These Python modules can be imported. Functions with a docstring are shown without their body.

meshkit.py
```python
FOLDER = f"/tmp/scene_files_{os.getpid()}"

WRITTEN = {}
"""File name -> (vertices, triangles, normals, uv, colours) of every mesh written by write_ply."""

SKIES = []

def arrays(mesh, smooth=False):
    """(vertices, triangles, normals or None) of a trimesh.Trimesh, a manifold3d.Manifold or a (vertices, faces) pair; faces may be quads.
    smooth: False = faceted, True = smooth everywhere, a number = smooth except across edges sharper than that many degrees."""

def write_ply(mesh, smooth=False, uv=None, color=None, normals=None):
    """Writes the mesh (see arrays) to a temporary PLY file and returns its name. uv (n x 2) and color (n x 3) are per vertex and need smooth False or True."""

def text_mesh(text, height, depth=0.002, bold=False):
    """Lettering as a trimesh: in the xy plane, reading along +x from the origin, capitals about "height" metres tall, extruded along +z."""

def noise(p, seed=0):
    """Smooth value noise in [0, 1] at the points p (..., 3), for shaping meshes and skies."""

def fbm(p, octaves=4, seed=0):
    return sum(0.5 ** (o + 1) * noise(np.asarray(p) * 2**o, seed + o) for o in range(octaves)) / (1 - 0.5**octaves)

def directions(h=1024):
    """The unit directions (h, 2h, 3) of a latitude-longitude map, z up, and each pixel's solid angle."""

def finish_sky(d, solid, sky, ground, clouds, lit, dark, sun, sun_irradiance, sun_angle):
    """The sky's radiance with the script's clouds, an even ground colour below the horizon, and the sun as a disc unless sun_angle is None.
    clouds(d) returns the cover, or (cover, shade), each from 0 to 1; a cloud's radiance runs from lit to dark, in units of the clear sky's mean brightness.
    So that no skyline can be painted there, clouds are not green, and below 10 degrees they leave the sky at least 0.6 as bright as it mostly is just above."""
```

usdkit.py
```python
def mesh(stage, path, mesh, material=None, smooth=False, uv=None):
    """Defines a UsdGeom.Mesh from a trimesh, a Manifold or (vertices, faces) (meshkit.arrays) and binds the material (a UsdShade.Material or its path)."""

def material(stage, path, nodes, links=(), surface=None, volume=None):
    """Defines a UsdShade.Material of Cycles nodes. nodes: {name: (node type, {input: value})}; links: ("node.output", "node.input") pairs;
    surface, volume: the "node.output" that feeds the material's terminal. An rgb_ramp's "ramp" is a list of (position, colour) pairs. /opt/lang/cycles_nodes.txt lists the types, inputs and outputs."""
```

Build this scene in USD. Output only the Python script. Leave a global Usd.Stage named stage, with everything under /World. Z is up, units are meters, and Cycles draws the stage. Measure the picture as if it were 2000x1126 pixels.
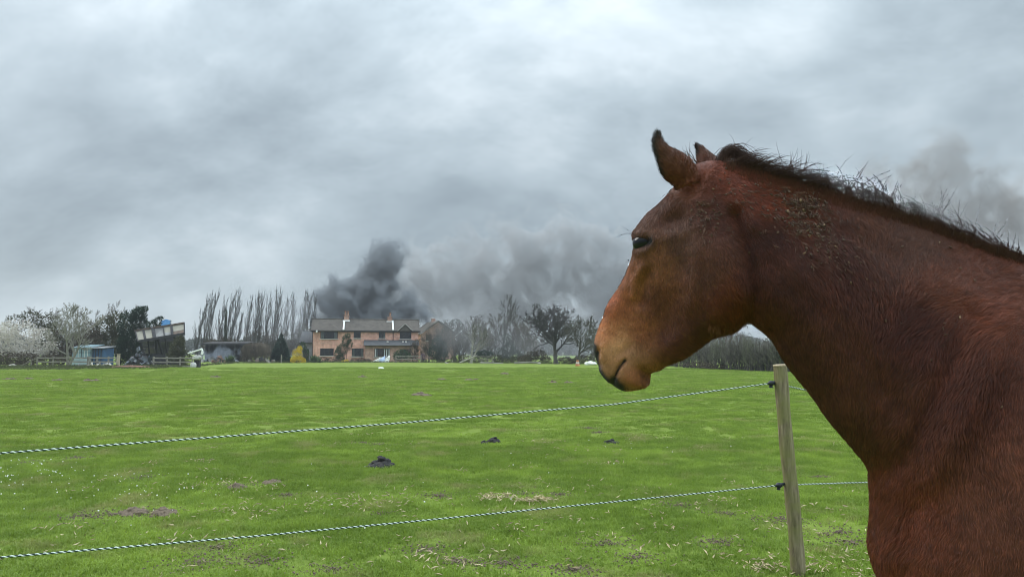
import math, os, random
import numpy as np, trimesh, manifold3d, shapely, usdkit, meshkit
from pxr import Gf, Sdf, Usd, UsdGeom, UsdLux, UsdShade, Vt

stage = Usd.Stage.CreateInMemory()
UsdGeom.SetStageUpAxis(stage, 'Z')
UsdGeom.SetStageMetersPerUnit(stage, 1.0)
UsdGeom.Xform.Define(stage, '/World')
UsdGeom.Scope.Define(stage, '/World/Looks')
random.seed(4)
rng = np.random.default_rng(4)

# ---------------------------------------------------------------- camera, sky, sun, exposure
cam = UsdGeom.Camera.Define(stage, '/World/camera')
cam.CreateFocalLengthAttr(26.0)
cam.CreateHorizontalApertureAttr(36.0)
cam.CreateVerticalApertureAttr(36.0 * 9 / 16)
cam.CreateClippingRangeAttr(Gf.Vec2f(0.05, 20000))
cam.AddTranslateOp().Set(Gf.Vec3d(0, 0, 1.5))
cam.AddRotateXOp().Set(90 + 4.95)
cam.CreateExposureAttr(0.47)

SUN_AZ, SUN_EL = math.radians(-62), math.radians(40)     # measured from +y towards +x; behind cloud, from the left
SKY_STRENGTH, SUN_POWER = 0.10, 0.40

_n, _l = {}, []


def node(name, kind, links=(), **inputs):
    _n[name] = (kind, inputs)
    for socket, src in (links.items() if isinstance(links, dict) else links):
        _l.append((src, f'{name}.{socket}'))
    return name


def flush(path, surface=None, volume=None):
    m = usdkit.material(stage, '/World/Looks/' + path, dict(_n), list(_l), surface=surface, volume=volume)
    _n.clear(), _l.clear()
    return m


# cloud deck: the direction meets a flat layer, so clouds shrink towards the horizon; overcast skies brighten towards the zenith
node('tc', 'texture_coordinate')
node('nrm', 'vector_math', {'vector1': 'tc.generated'}, math_type='normalize')
node('sep', 'separate_xyz', {'vector': 'nrm.vector'})
node('zc', 'math', {'value1': 'sep.z'}, math_type='maximum', value2=0.0)
node('den', 'math', {'value1': 'zc.value'}, math_type='add', value2=0.62)
node('px', 'math', {'value1': 'sep.x', 'value2': 'den.value'}, math_type='divide')
node('py', 'math', {'value1': 'sep.y', 'value2': 'den.value'}, math_type='divide')
node('deck', 'combine_xyz', {'x': 'px.value', 'y': 'py.value'})
node('rot', 'mapping', {'vector': 'deck.vector'}, rotation=(0, 0, 0.75), scale=(0.85, 1.25, 1), location=(2.6, 8.8, 0))
node('n1', 'noise_texture', {'vector': 'rot.vector'}, scale=2.3, detail=9, roughness=0.56, distortion=0.25)
node('n2', 'noise_texture', {'vector': 'rot.vector'}, scale=1.2, detail=3, roughness=0.5)
node('n3', 'noise_texture', {'vector': 'rot.vector'}, scale=9.0, detail=5, roughness=0.55, distortion=0.2)
node('m1', 'math', {'value1': 'n1.fac'}, math_type='multiply', value2=0.55)
node('m2', 'math', {'value1': 'n2.fac', 'value3': 'm1.value'}, math_type='multiply_add', value2=0.33)
node('m3', 'math', {'value1': 'n3.fac', 'value3': 'm2.value'}, math_type='multiply_add', value2=0.16)
node('cov', 'map_range', {'value': 'm3.value'}, from_min=0.425, from_max=0.635, to_min=0, to_max=1, clamp=True)
node('cloud', 'rgb_ramp', {'fac': 'cov.result'}, ramp=[(0.0, (2.02, 2.45, 2.75)), (0.35, (2.68, 3.20, 3.55)), (0.65, (3.46, 4.08, 4.47)), (1.0, (4.85, 5.47, 5.86))])
node('lift', 'math', {'value1': 'zc.value'}, math_type='multiply_add', value2=0.62, value3=0.80)
node('z3', 'math', {'value1': 'zc.value'}, math_type='power', value2=3.0)
node('lift2', 'math', {'value1': 'z3.value', 'value3': 'lift.value'}, math_type='multiply_add', value2=4.9)
node('cl2', 'vector_math', {'vector1': 'cloud.color', 'scale': 'lift2.value'}, math_type='scale')
node('sky', 'sky_texture', {}, sky_type='single_scattering', sun_disc=False, sun_elevation=SUN_EL, sun_rotation=SUN_AZ)
node('mix', 'mix', {'color1': 'sky.color', 'color2': 'cl2.vector'}, fac=0.93)
node('bg', 'background_shader', {'color': 'mix.color'}, strength=SKY_STRENGTH)
sky_mat = flush('overcast_sky', surface='bg.background')
dome = UsdLux.DomeLight.Define(stage, '/World/sky')
dome.CreateIntensityAttr(1.0)
UsdShade.MaterialBindingAPI.Apply(dome.GetPrim()).Bind(sky_mat)
dome.GetPrim().SetCustomDataByKey('kind', 'structure')
sun = UsdLux.DistantLight.Define(stage, '/World/sun')
sun.CreateNormalizeAttr(True)
sun.CreateIntensityAttr(SUN_POWER)
sun.CreateAngleAttr(35.0)
sun.CreateColorAttr(Gf.Vec3f(1.0, 0.95, 0.88))
sun.AddRotateZOp().Set(-math.degrees(SUN_AZ))
sun.AddRotateXOp().Set(-(90 - math.degrees(SUN_EL)) )

# ---------------------------------------------------------------- helpers
_used = {}


def numbered(parent, name):
    k = (parent, name)
    _used[k] = _used.get(k, -1) + 1
    return name if not _used[k] else f'{name}_{_used[k]:03d}'


def tag(prim, label=None, cat=None, group=None, kind=None):
    prim = prim.GetPrim() if hasattr(prim, 'GetPrim') else prim
    for k, v in (('label', label), ('category', cat), ('group', group), ('kind', kind)):
        if v:
            prim.SetCustomDataByKey(k, v)
    return prim


def thing(name, label, cat, loc=(0, 0, 0), rotz=0.0, group=None, scale=None):
    x = UsdGeom.Xform.Define(stage, '/World/' + numbered('/World', name))
    x.AddTranslateOp().Set(Gf.Vec3d(*map(float, loc)))
    if rotz:
        x.AddRotateZOp().Set(float(rotz))
    if scale is not None:
        x.AddScaleOp().Set(Gf.Vec3f(*map(float, np.broadcast_to(scale, 3))))
    return tag(x, label, cat, group)


def part(name, mesh, mat, parent=None, smooth=False, colors=None, label=None, cat=None, group=None, kind=None):
    root = '/World' if parent is None else str(parent.GetPath())
    p = usdkit.mesh(stage, root + '/' + numbered(root, name), mesh, mat, smooth)
    if colors is not None:
        UsdGeom.PrimvarsAPI(p).CreatePrimvar('coat', Sdf.ValueTypeNames.Color3fArray, 'vertex').Set(Vt.Vec3fArray.FromNumpy(np.asarray(colors, np.float32)))
    return tag(p, label, cat, group, kind)


def curves(name, strands, widths, mat, parent=None, colors=None, **tags):
    """strands: (n, k, 3) points; widths (k,) or (n, k)."""
    root = '/World' if parent is None else str(parent.GetPath())
    s = np.asarray(strands, np.float32)
    c = UsdGeom.BasisCurves.Define(stage, root + '/' + numbered(root, name))
    c.CreateTypeAttr('linear')
    c.CreatePointsAttr(Vt.Vec3fArray.FromNumpy(np.ascontiguousarray(s.reshape(-1, 3))))
    c.CreateCurveVertexCountsAttr(Vt.IntArray.FromNumpy(np.full(len(s), s.shape[1], np.int32)))
    w = np.broadcast_to(np.asarray(widths, np.float32), s.shape[:2]).reshape(-1)
    c.CreateWidthsAttr(Vt.FloatArray.FromNumpy(np.ascontiguousarray(w)))
    c.SetWidthsInterpolation('vertex')
    if colors is not None:
        cc = np.repeat(np.asarray(colors, np.float32), s.shape[1], 0)
        UsdGeom.PrimvarsAPI(c).CreatePrimvar('coat', Sdf.ValueTypeNames.Color3fArray, 'vertex').Set(Vt.Vec3fArray.FromNumpy(cc))
    UsdShade.MaterialBindingAPI.Apply(c.GetPrim()).Bind(mat)
    return tag(c, tags.get('label'), tags.get('cat'), tags.get('group'), tags.get('kind'))


def copy_of(root, label, loc, rotz=0.0, group=None, scale=None, name=None):
    was = root.GetCustomData()
    r = thing(name or root.GetName().rstrip('0123456789').rstrip('_'), label or was['label'], was['category'], loc, rotz, group or was.get('group'), scale)
    r.GetReferences().AddInternalReference(root.GetPath())
    r.SetInstanceable(True)
    return r


def srgb(r, g, b):
    c = np.array([r, g, b], float) / 255
    return tuple(np.where(c < 0.04045, c / 12.92, ((c + 0.055) / 1.055) ** 2.4))


def plain(name, color, rough=0.7, vary=0.25, scale=3.0, bump=0.0, bump_scale=20.0, metallic=0.0, spec=0.4, second=None):
    """A principled surface whose colour wanders between two tones, with optional fine relief."""
    c = np.array(color, float)
    second = c * (1 - vary) if second is None else np.array(second)
    node('g', 'texture_coordinate')
    node('n', 'noise_texture', {'vector': 'g.object'}, scale=scale, detail=6, roughness=0.6)
    node('r', 'rgb_ramp', {'fac': 'n.fac'}, ramp=[(0.32, tuple(second)), (0.68, tuple(c * (1 + vary * 0.5)))])
    links = {'base_color': 'r.color'}
    if bump:
        node('bn', 'noise_texture', {'vector': 'g.object'}, scale=bump_scale, detail=5, roughness=0.6)
        node('b', 'bump', {'height': 'bn.fac'}, strength=min(bump, 1.0), distance=0.02)
        links['normal'] = 'b.normal'
    node('p', 'principled_bsdf', links, roughness=rough, metallic=metallic, specular_ior_level=spec)
    return flush(name, surface='p.BSDF')


def box(size, at=(0, 0, 0), rot=None):
    m = trimesh.creation.box(size)
    if rot is not None:
        m.apply_transform(trimesh.transformations.euler_matrix(*rot))
    m.apply_translation(at)
    return m


def beam(a, b, w, h=None, up=(0, 0, 1)):
    """A squared bar from a to b."""
    a, b = np.asarray(a, float), np.asarray(b, float)
    z = b - a
    L = np.linalg.norm(z)
    z = z / L
    x = np.cross(up, z)
    if np.linalg.norm(x) < 1e-3:
        x = np.cross((1, 0, 0), z)
    x /= np.linalg.norm(x)
    y = np.cross(z, x)
    m = trimesh.creation.box((w, h or w, L))
    T = np.eye(4)
    T[:3, 0], T[:3, 1], T[:3, 2], T[:3, 3] = x, y, z, (a + b) / 2
    m.apply_transform(T)
    return m


def tube(points, radii, sides=8, caps=True):
    p = np.asarray(points, float)
    r = np.broadcast_to(np.asarray(radii, float), (len(p),))
    t = np.gradient(p, axis=0)
    t /= np.linalg.norm(t, axis=1, keepdims=True) + 1e-12
    a = np.cross(t, np.where(np.abs(t[:, 2:]) < 0.9, [0, 0, 1.0], [1.0, 0, 0]))
    for i in range(1, len(a)):                                 # carry the frame along so that the tube does not twist
        c = a[i - 1] - t[i] * (a[i - 1] @ t[i])
        if np.linalg.norm(c) > 1e-6:
            a[i] = c
    a /= np.linalg.norm(a, axis=1, keepdims=True) + 1e-12
    b, ang = np.cross(t, a), np.arange(sides) * 2 * np.pi / sides
    v = (p[:, None] + r[:, None, None] * (np.cos(ang)[None, :, None] * a[:, None] + np.sin(ang)[None, :, None] * b[:, None])).reshape(-1, 3)
    i, j = np.meshgrid(np.arange(len(p) - 1), np.arange(sides), indexing='ij')
    q = np.stack([i * sides + j, i * sides + (j + 1) % sides, (i + 1) * sides + (j + 1) % sides, (i + 1) * sides + j], -1).reshape(-1, 4)
    f = np.vstack([q[:, [0, 1, 2]], q[:, [0, 2, 3]]])
    if caps:
        n = len(v)
        v = np.vstack([v, p[0], p[-1]])
        k = np.arange(sides)
        f = np.vstack([f, np.stack([np.full(sides, n), (k + 1) % sides, k], 1), np.stack([np.full(sides, n + 1), (len(p) - 1) * sides + k, (len(p) - 1) * sides + (k + 1) % sides], 1)])
    return trimesh.Trimesh(v, f, process=False)


def join(meshes):
    return trimesh.util.concatenate(list(meshes))


def rock(r, seed, squash=(1, 1, 0.7), rough=0.35, sub=2):
    m = trimesh.creation.icosphere(sub, 1.0)
    v = np.array(m.vertices)
    v *= (1 + rough * (meshkit.fbm(v * 1.7 + seed * 7.3, 4, seed) - 0.5) * 2)[:, None]
    return trimesh.Trimesh(v * np.asarray(squash) * r, m.faces, process=False)
# ---------------------------------------------------------------- plant builders
def pt(px, py, Y):
    """The place at distance Y that shows at this pixel of the photograph (used once, to lay things out)."""
    x, y = (px - 1000) / 1444.444, (563 - py) / 1444.444
    c, s = math.cos(math.radians(4.95)), math.sin(math.radians(4.95))
    d = np.array([x, c - y * s, s + y * c])
    return np.array([0, 0, 1.5]) + d * (Y / d[1])


def tubes(P, R, sides=3):
    """Many tapering tubes at once: P (n, k, 3), R (n, k)."""
    P, R = np.asarray(P, float), np.asarray(R, float)
    n, k = P.shape[:2]
    t = np.gradient(P, axis=1)
    t /= np.linalg.norm(t, axis=2, keepdims=True) + 1e-12
    a = np.cross(t[:, :1], np.where(np.abs(t[:, :1, 2:]) < 0.9, [0, 0, 1.0], [1.0, 0, 0]))
    a = a - t * (a * t).sum(2, keepdims=True)
    a /= np.linalg.norm(a, axis=2, keepdims=True) + 1e-12
    b = np.cross(t, a)
    ang = np.arange(sides) * 2 * np.pi / sides
    v = P[:, :, None] + R[:, :, None, None] * (np.cos(ang)[:, None] * a[:, :, None] + np.sin(ang)[:, None] * b[:, :, None])
    i, j = np.meshgrid(np.arange(k - 1), np.arange(sides), indexing='ij')
    q = np.stack([i * sides + j, i * sides + (j + 1) % sides, (i + 1) * sides + (j + 1) % sides, (i + 1) * sides + j], -1).reshape(-1, 4)
    q = np.vstack([q[:, [0, 1, 2]], q[:, [0, 2, 3]]])
    f = (q[None] + (np.arange(n) * k * sides)[:, None, None]).reshape(-1, 3)
    return trimesh.Trimesh(v.reshape(-1, 3), f, process=False)


def grow(g, start, d, L, k=4, wob=.12, trop=(0, 0, .15)):
    """Polylines from start points in first directions d with lengths L, wandering and bending towards trop."""
    P = [start]
    d = d / np.linalg.norm(d, axis=1, keepdims=True)
    p = start
    for _ in range(k - 1):
        d = d + g.normal(0, wob, d.shape) + np.asarray(trop)
        d /= np.linalg.norm(d, axis=1, keepdims=True)
        p = p + d * (L / (k - 1))[:, None]
        P.append(p)
    return np.stack(P, 1)


def children(g, P, R, m, lo, hi, angle, ratio, jitter=.3):
    """m side shoots on each polyline: (start, direction, length, radius)."""
    n, k = P.shape[:2]
    s = np.sort(g.uniform(lo, hi, (n, m)), 1)
    if m > 2:
        s = lo + (hi - lo) * (np.arange(m) + g.uniform(0, 1, (n, m))) / m
    x = s * (k - 1)
    i = np.minimum(x.astype(int), k - 2)
    f = (x - i)[..., None]
    r = np.arange(n)[:, None]
    start = P[r, i] * (1 - f) + P[r, i + 1] * f
    d = P[r, i + 1] - P[r, i]
    d /= np.linalg.norm(d, axis=2, keepdims=True) + 1e-9
    q = g.normal(0, 1, d.shape)
    q -= d * (q * d).sum(2, keepdims=True)
    q /= np.linalg.norm(q, axis=2, keepdims=True) + 1e-9
    a = angle * g.uniform(1 - jitter, 1 + jitter, s.shape)[..., None]
    nd = d * np.cos(a) + q * np.sin(a)
    plen = np.linalg.norm(np.diff(P, axis=1), axis=2).sum(1)[:, None]
    L = plen * ratio * g.uniform(.7, 1.2, s.shape) * (1.15 - .6 * (s - lo) / max(hi - lo, 1e-6))
    rr = (R[r, i] * (1 - f[..., 0]) + R[r, i + 1] * f[..., 0]) * .62
    return start.reshape(-1, 3), nd.reshape(-1, 3), L.ravel(), rr.ravel()


def bare_tree(seed, h, r0, trunk=.95, lean=(0, 0), levels=((9, .30, 1.0, .85, .55), (7, .25, 1.0, .7, .5), (6, .2, 1.0, .7, .5), (4, .15, 1.0, .7, .55)), trop=(0, 0, .12), rmin=.010, wob=.12, stems=1, fork=.35):
    """(trunk, limbs, twigs) meshes of a leafless tree. levels: shoots per parent, where they start and end, angle, length ratio."""
    g = np.random.default_rng(seed)
    st = np.c_[g.normal(0, .12 * (stems > 1), stems), g.normal(0, .12 * (stems > 1), stems), np.full(stems, -.1)]
    d = np.c_[np.full(stems, lean[0]) + g.normal(0, fork * (stems > 1), stems), np.full(stems, lean[1]) + g.normal(0, fork * (stems > 1), stems), np.ones(stems)]
    P = grow(g, st, d, np.full(stems, h * trunk), k=8, wob=wob * .45, trop=(trop[0], trop[1], .06))
    R = np.tile(np.linspace(1, .16, 8) * r0, (stems, 1))
    R[:, 0] *= 1.35
    out = [tubes(P, R, 7)]
    for li, (m, lo, hi, ang, ratio) in enumerate(levels):
        s, d, L, r = children(g, P, R, m, lo, hi, ang, ratio)
        P = grow(g, s, d, L, k=4 if li < 3 else 3, wob=wob, trop=trop)
        kk = P.shape[1]
        R = np.maximum(np.linspace(1, .3, kk)[None] * r[:, None], rmin)
        R[:, -1] *= .55
        out.append(tubes(P, R, 4 if li == 0 else 3))
    return out[0], out[1] if len(out) > 1 else None, join(out[2:]) if len(out) > 2 else None


def leaves(g, pts, size, dirs=None, aspect=.5, flat=0.0):
    """One pointed leaf spray (two triangles) at each point."""
    n = len(pts)
    d = g.normal(0, 1, (n, 3)) if dirs is None else dirs + g.normal(0, .35, (n, 3))
    d /= np.linalg.norm(d, axis=1, keepdims=True) + 1e-9
    q = np.cross(d, g.normal(0, 1, (n, 3)))
    q /= np.linalg.norm(q, axis=1, keepdims=True) + 1e-9
    s = (size * g.uniform(.6, 1.4, n))[:, None]
    a, b = pts - d * s * .5, pts + d * s * .5
    m = pts + np.cross(d, q) * s * .12
    v = np.stack([a, m + q * s * aspect * .5, b, m - q * s * aspect * .5], 1).reshape(-1, 3)
    i = np.arange(n)[:, None] * 4
    f = np.vstack([i + [0, 1, 2], i + [0, 2, 3]])
    return trimesh.Trimesh(v, f, process=False)


def clump_points(g, n, lobes):
    """Points in the outer parts of overlapping lobes (x, y, z, rx, ry, rz)."""
    lobes = np.asarray(lobes, float)
    w = np.prod(lobes[:, 3:], 1) ** .67
    k = g.choice(len(lobes), n, p=w / w.sum())
    d = g.normal(0, 1, (n, 3))
    d /= np.linalg.norm(d, axis=1, keepdims=True)
    rad = g.uniform(.35, 1.0, n) ** .5
    rad *= .78 + .5 * meshkit.fbm(d * 2.1 + k[:, None] * 5.1, 3, 7)
    p = lobes[k, :3] + d * rad[:, None] * lobes[k, 3:]
    return p[p[:, 2] > 0.02], d[p[:, 2] > 0.02]


def foliage(name, dark, light, rough=.6, scale=.9):
    node('g', 'geometry')
    node('n', 'noise_texture', {'vector': 'g.position'}, scale=scale, detail=3)
    node('k', 'math', {'value1': 'g.random_per_island', 'value2': 'n.fac'}, math_type='add')
    node('k2', 'math', {'value1': 'k.value'}, math_type='multiply', value2=.5)
    node('r', 'rgb_ramp', {'fac': 'k2.value'}, ramp=[(.2, dark), (.8, light)])
    node('p', 'principled_bsdf', {'base_color': 'r.color'}, roughness=rough, specular_ior_level=.25)
    node('t', 'translucent_bsdf', {'color': 'r.color'})
    node('m', 'mix_closure', {'closure1': 'p.BSDF', 'closure2': 't.BSDF'}, fac=.25)
    return flush(name, surface='m.closure')


def bark(name, c1, c2, scale=2.0):
    node('g', 'geometry')
    node('n', 'noise_texture', {'vector': 'g.position'}, scale=scale, detail=5, roughness=.65)
    node('r', 'rgb_ramp', {'fac': 'n.fac'}, ramp=[(.3, c1), (.7, c2)])
    node('p', 'principled_bsdf', {'base_color': 'r.color'}, roughness=.85, specular_ior_level=.2)
    return flush(name, surface='p.BSDF')


def plant_tree(name, label, cat, loc, meshes, mats, group=None, rotz=0):
    """A leafless tree as trunk, limbs and twigs."""
    t = thing(name, label, cat, loc, rotz, group)
    for nm, m, mt in zip(('trunk', 'limbs', 'twigs'), meshes, mats):
        if m is not None:
            part(nm, m, mt, t)
    return t
# ---------------------------------------------------------------- the horse: shape
F_PX, PITCH, CAM_H = 26.0 / 36.0 * 2000.0, math.radians(4.95), 1.5


def ray(px, py):
    x, y = (np.asarray(px, float) - 1000) / F_PX, (563 - np.asarray(py, float)) / F_PX
    return np.stack([x, math.cos(PITCH) - y * math.sin(PITCH), math.sin(PITCH) + y * math.cos(PITCH)], -1)


def to_px(p):
    p = np.asarray(p, float) - [0, 0, CAM_H]
    d = p[..., 1] * math.cos(PITCH) + p[..., 2] * math.sin(PITCH)
    h = -p[..., 1] * math.sin(PITCH) + p[..., 2] * math.cos(PITCH)
    return np.stack([1000 + F_PX * p[..., 0] / d, 563 - F_PX * h / d], -1)


TH = math.radians(11.0)            # the horse's length runs to the right and a little towards us
ORIGIN = np.array([0.263 * 1.80, 1.80])
AX = np.array([math.cos(TH), -math.sin(TH)])
TURN = math.radians(22.0)          # the head is turned away a little
BEND0, BEND1 = -0.03, 0.17


def plane_uv(px, py):
    """Where the ray meets the horse's unbent middle plane: (along, up)."""
    d = ray(px, py)
    n = np.array([math.sin(TH), math.cos(TH)])
    k = (ORIGIN @ n) / (d[..., :2] @ n)
    p = d * k[..., None]
    return np.stack([(p[..., :2] - ORIGIN) @ AX, p[..., 2] + CAM_H], -1)


_bu = np.linspace(-1.2, 2.6, 3801)
_bt = np.clip((BEND1 - _bu) / (BEND1 - BEND0), 0, 1)
_ba = -TH + -TURN * (_bt * _bt * (3 - 2 * _bt))
_i0 = 1200 + int(BEND1 * 1000)
_bx, _by = np.cumsum(np.cos(_ba)) * 1e-3, np.cumsum(np.sin(_ba)) * 1e-3
_bx, _by = _bx - _bx[_i0] + ORIGIN[0] + AX[0] * BEND1, _by - _by[_i0] + ORIGIN[1] + AX[1] * BEND1


def bend(u, v, t):
    """(along, up, sideways towards us) to world."""
    a = np.interp(u, _bu, _ba)
    return np.stack([np.interp(u, _bu, _bx) + t * np.sin(a), np.interp(u, _bu, _by) - t * np.cos(a), v + 0 * u], -1)


OUTLINE_PX = [(1318, 364), (1312, 372), (1303, 383), (1288, 398), (1267, 414), (1254, 430), (1244, 442), (1236, 455), (1235, 466), (1237, 480), (1237, 490), (1234, 503), (1228, 522),
              (1220, 541), (1210, 560), (1193, 585), (1185, 600), (1178, 621), (1170, 641), (1164, 661), (1161, 674), (1159, 690), (1164, 708), (1169, 722), (1176, 734), (1185, 744), (1196, 750),
              (1201, 755), (1211, 760), (1225, 762), (1243, 761), (1259, 757), (1264, 749), (1267, 739), (1270, 732), (1279, 726), (1292, 716), (1308, 709), (1330, 701), (1350, 689), (1374, 672),
              (1388, 661), (1404, 655), (1421, 648), (1439, 639), (1459, 626), (1474, 633), (1493, 647), (1510, 665), (1531, 699), (1557, 736), (1589, 776), (1616, 815), (1643, 848), (1669, 879),
              (1689, 903), (1700, 927), (1706, 954), (1707, 985), (1706, 1022), (1702, 1066), (1706, 1090), (1713, 1115), (1722, 1140)]
CREST_PX = [(2000, 507), (1966, 497), (1927, 483), (1878, 463), (1842, 449), (1806, 434), (1769, 422), (1735, 411), (1700, 400), (1650, 383), (1600, 366), (1560, 354), (1520, 341), (1480, 329), (1445, 321),
            (1415, 316), (1385, 316), (1360, 322), (1338, 338), (1326, 352)]
N_FIT = len(OUTLINE_PX) + len(CREST_PX)
REST_UV = [(0.42, 0.86), (0.56, 0.84), (0.75, 0.85), (1.0, 0.86), (1.3, 0.90), (1.55, 0.98), (1.72, 1.05), (1.86, 1.10), (1.95, 1.25), (1.97, 1.42), (1.90, 1.56), (1.76, 1.63), (1.6, 1.66), (1.4, 1.64), (1.2, 1.62),
           (1.05, 1.66), (0.92, 1.70)]


def outline_uv(fit=None):
    a = plane_uv(*np.array(OUTLINE_PX, float).T)
    c = plane_uv(*np.array(CREST_PX, float).T)
    f = np.zeros((N_FIT, 2)) if fit is None else np.asarray(fit)
    return np.vstack([a + f[:len(a)], REST_UV, c + f[len(a):]])


def closed_curve(p, n):
    """A smooth closed curve through the points (Catmull-Rom, centripetal-ish), n points per side."""
    p = np.asarray(p)
    a, b, c, d = np.roll(p, 1, 0), p, np.roll(p, -1, 0), np.roll(p, -2, 0)
    t = (np.arange(n) / n)[None, :, None]
    a, b, c, d = (x[:, None] for x in (a, b, c, d))
    q = 0.5 * (2 * b + (c - a) * t + (2 * a - 5 * b + 4 * c - d) * t * t + (3 * b - a - 3 * c + d) * t ** 3)
    return q.reshape(-1, p.shape[1])


# half widths (m) at pixels of the photograph's side view, and how far in from the outline they are reached
WIDTHS = [(1240, 470, .098, .055), (1275, 480, .100, .06), (1300, 440, .092, .06), (1330, 480, .098, .08), (1300, 540, .085, .07), (1230, 560, .060, .05), (1205, 620, .052, .045), (1260, 620, .058, .06),
          (1180, 690, .056, .05), (1215, 710, .056, .05), (1236, 742, .052, .030), (1240, 714, .055, .05), (1262, 735, .046, .030), (1275, 706, .048, .035), (1310, 660, .050, .05), (1350, 600, .078, .08), (1400, 540, .098, .10), (1430, 590, .085, .08),
          (1380, 640, .062, .06), (1390, 420, .092, .08), (1340, 370, .080, .05), (1400, 340, .060, .05), (1440, 480, .095, .12), (1460, 380, .070, .08), (1520, 420, .078, .12), (1480, 580, .085, .09),
          (1560, 380, .048, .07), (1560, 520, .105, .16), (1600, 640, .115, .15), (1560, 690, .085, .10), (1700, 440, .050, .10), (1700, 560, .115, .2), (1760, 700, .15, .2), (1660, 800, .12, .14), (1850, 490, .055, .14),
          (1850, 640, .15, .25), (1950, 540, .075, .2), (2000, 700, .20, .3), (1950, 850, .235, .28), (1780, 900, .20, .2), (1760, 1050, .215, .2), (1900, 1050, .25, .25), (1730, 960, .16, .15)]
WIDTHS_UV = [(0.9, 1.66, .10, .25), (0.9, 1.2, .28, .35), (1.2, 1.25, .30, .36), (1.5, 1.3, .30, .36), (1.75, 1.35, .27, .34), (1.9, 1.3, .2, .25), (1.3, 1.6, .2, .3), (1.7, 1.6, .18, .3), (0.7, 0.9, .2, .25), (1.2, 0.92, .24, .3), (1.75, 1.12, .2, .25)]


def signed_distance(curve, u, v):
    from scipy.spatial import cKDTree
    import shapely
    pg = shapely.Polygon(curve).buffer(0)
    shapely.prepare(pg)
    U, V = np.meshgrid(u, v, indexing='ij')
    d, _ = cKDTree(curve).query(np.stack([U.ravel(), V.ravel()], 1))
    inside = shapely.contains_xy(pg, U.ravel(), V.ravel())
    return np.where(inside, d, -d).reshape(U.shape)


def width_fields(u, v):
    from scipy.interpolate import RBFInterpolator
    a = np.array(WIDTHS)
    at = np.vstack([plane_uv(a[:, 0], a[:, 1]), np.array(WIDTHS_UV)[:, :2]])
    val = np.vstack([a[:, 2:], np.array(WIDTHS_UV)[:, 2:]])
    cu, cv = np.linspace(u[0], u[-1], 140), np.linspace(v[0], v[-1], 110)
    CU, CV = np.meshgrid(cu, cv, indexing='ij')
    f = RBFInterpolator(at, val, kernel='linear', smoothing=0.002)(np.stack([CU.ravel(), CV.ravel()], 1)).reshape(140, 110, 2)
    from scipy.ndimage import gaussian_filter
    from scipy.interpolate import RegularGridInterpolator
    f = np.stack([gaussian_filter(f[..., k], 1.2) for k in range(2)], -1)
    U, V = np.meshgrid(u, v, indexing='ij')
    r = RegularGridInterpolator((cu, cv), f)(np.stack([U.ravel(), V.ravel()], 1)).reshape(U.shape + (2,))
    return np.maximum(r[..., 0], .02), np.maximum(r[..., 1], .02)


def base_w2(u, v, fit=None):
    """Squared half width of the body over its side view; negative outside."""
    d = signed_distance(closed_curve(outline_uv(fit), 12), u, v)
    W, D = width_fields(u, v)
    k = np.clip(d / D, -0.6, 1)
    from scipy.ndimage import gaussian_filter
    return gaussian_filter(W * W * (1 - (1 - k) ** 2), 1.6), d


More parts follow.
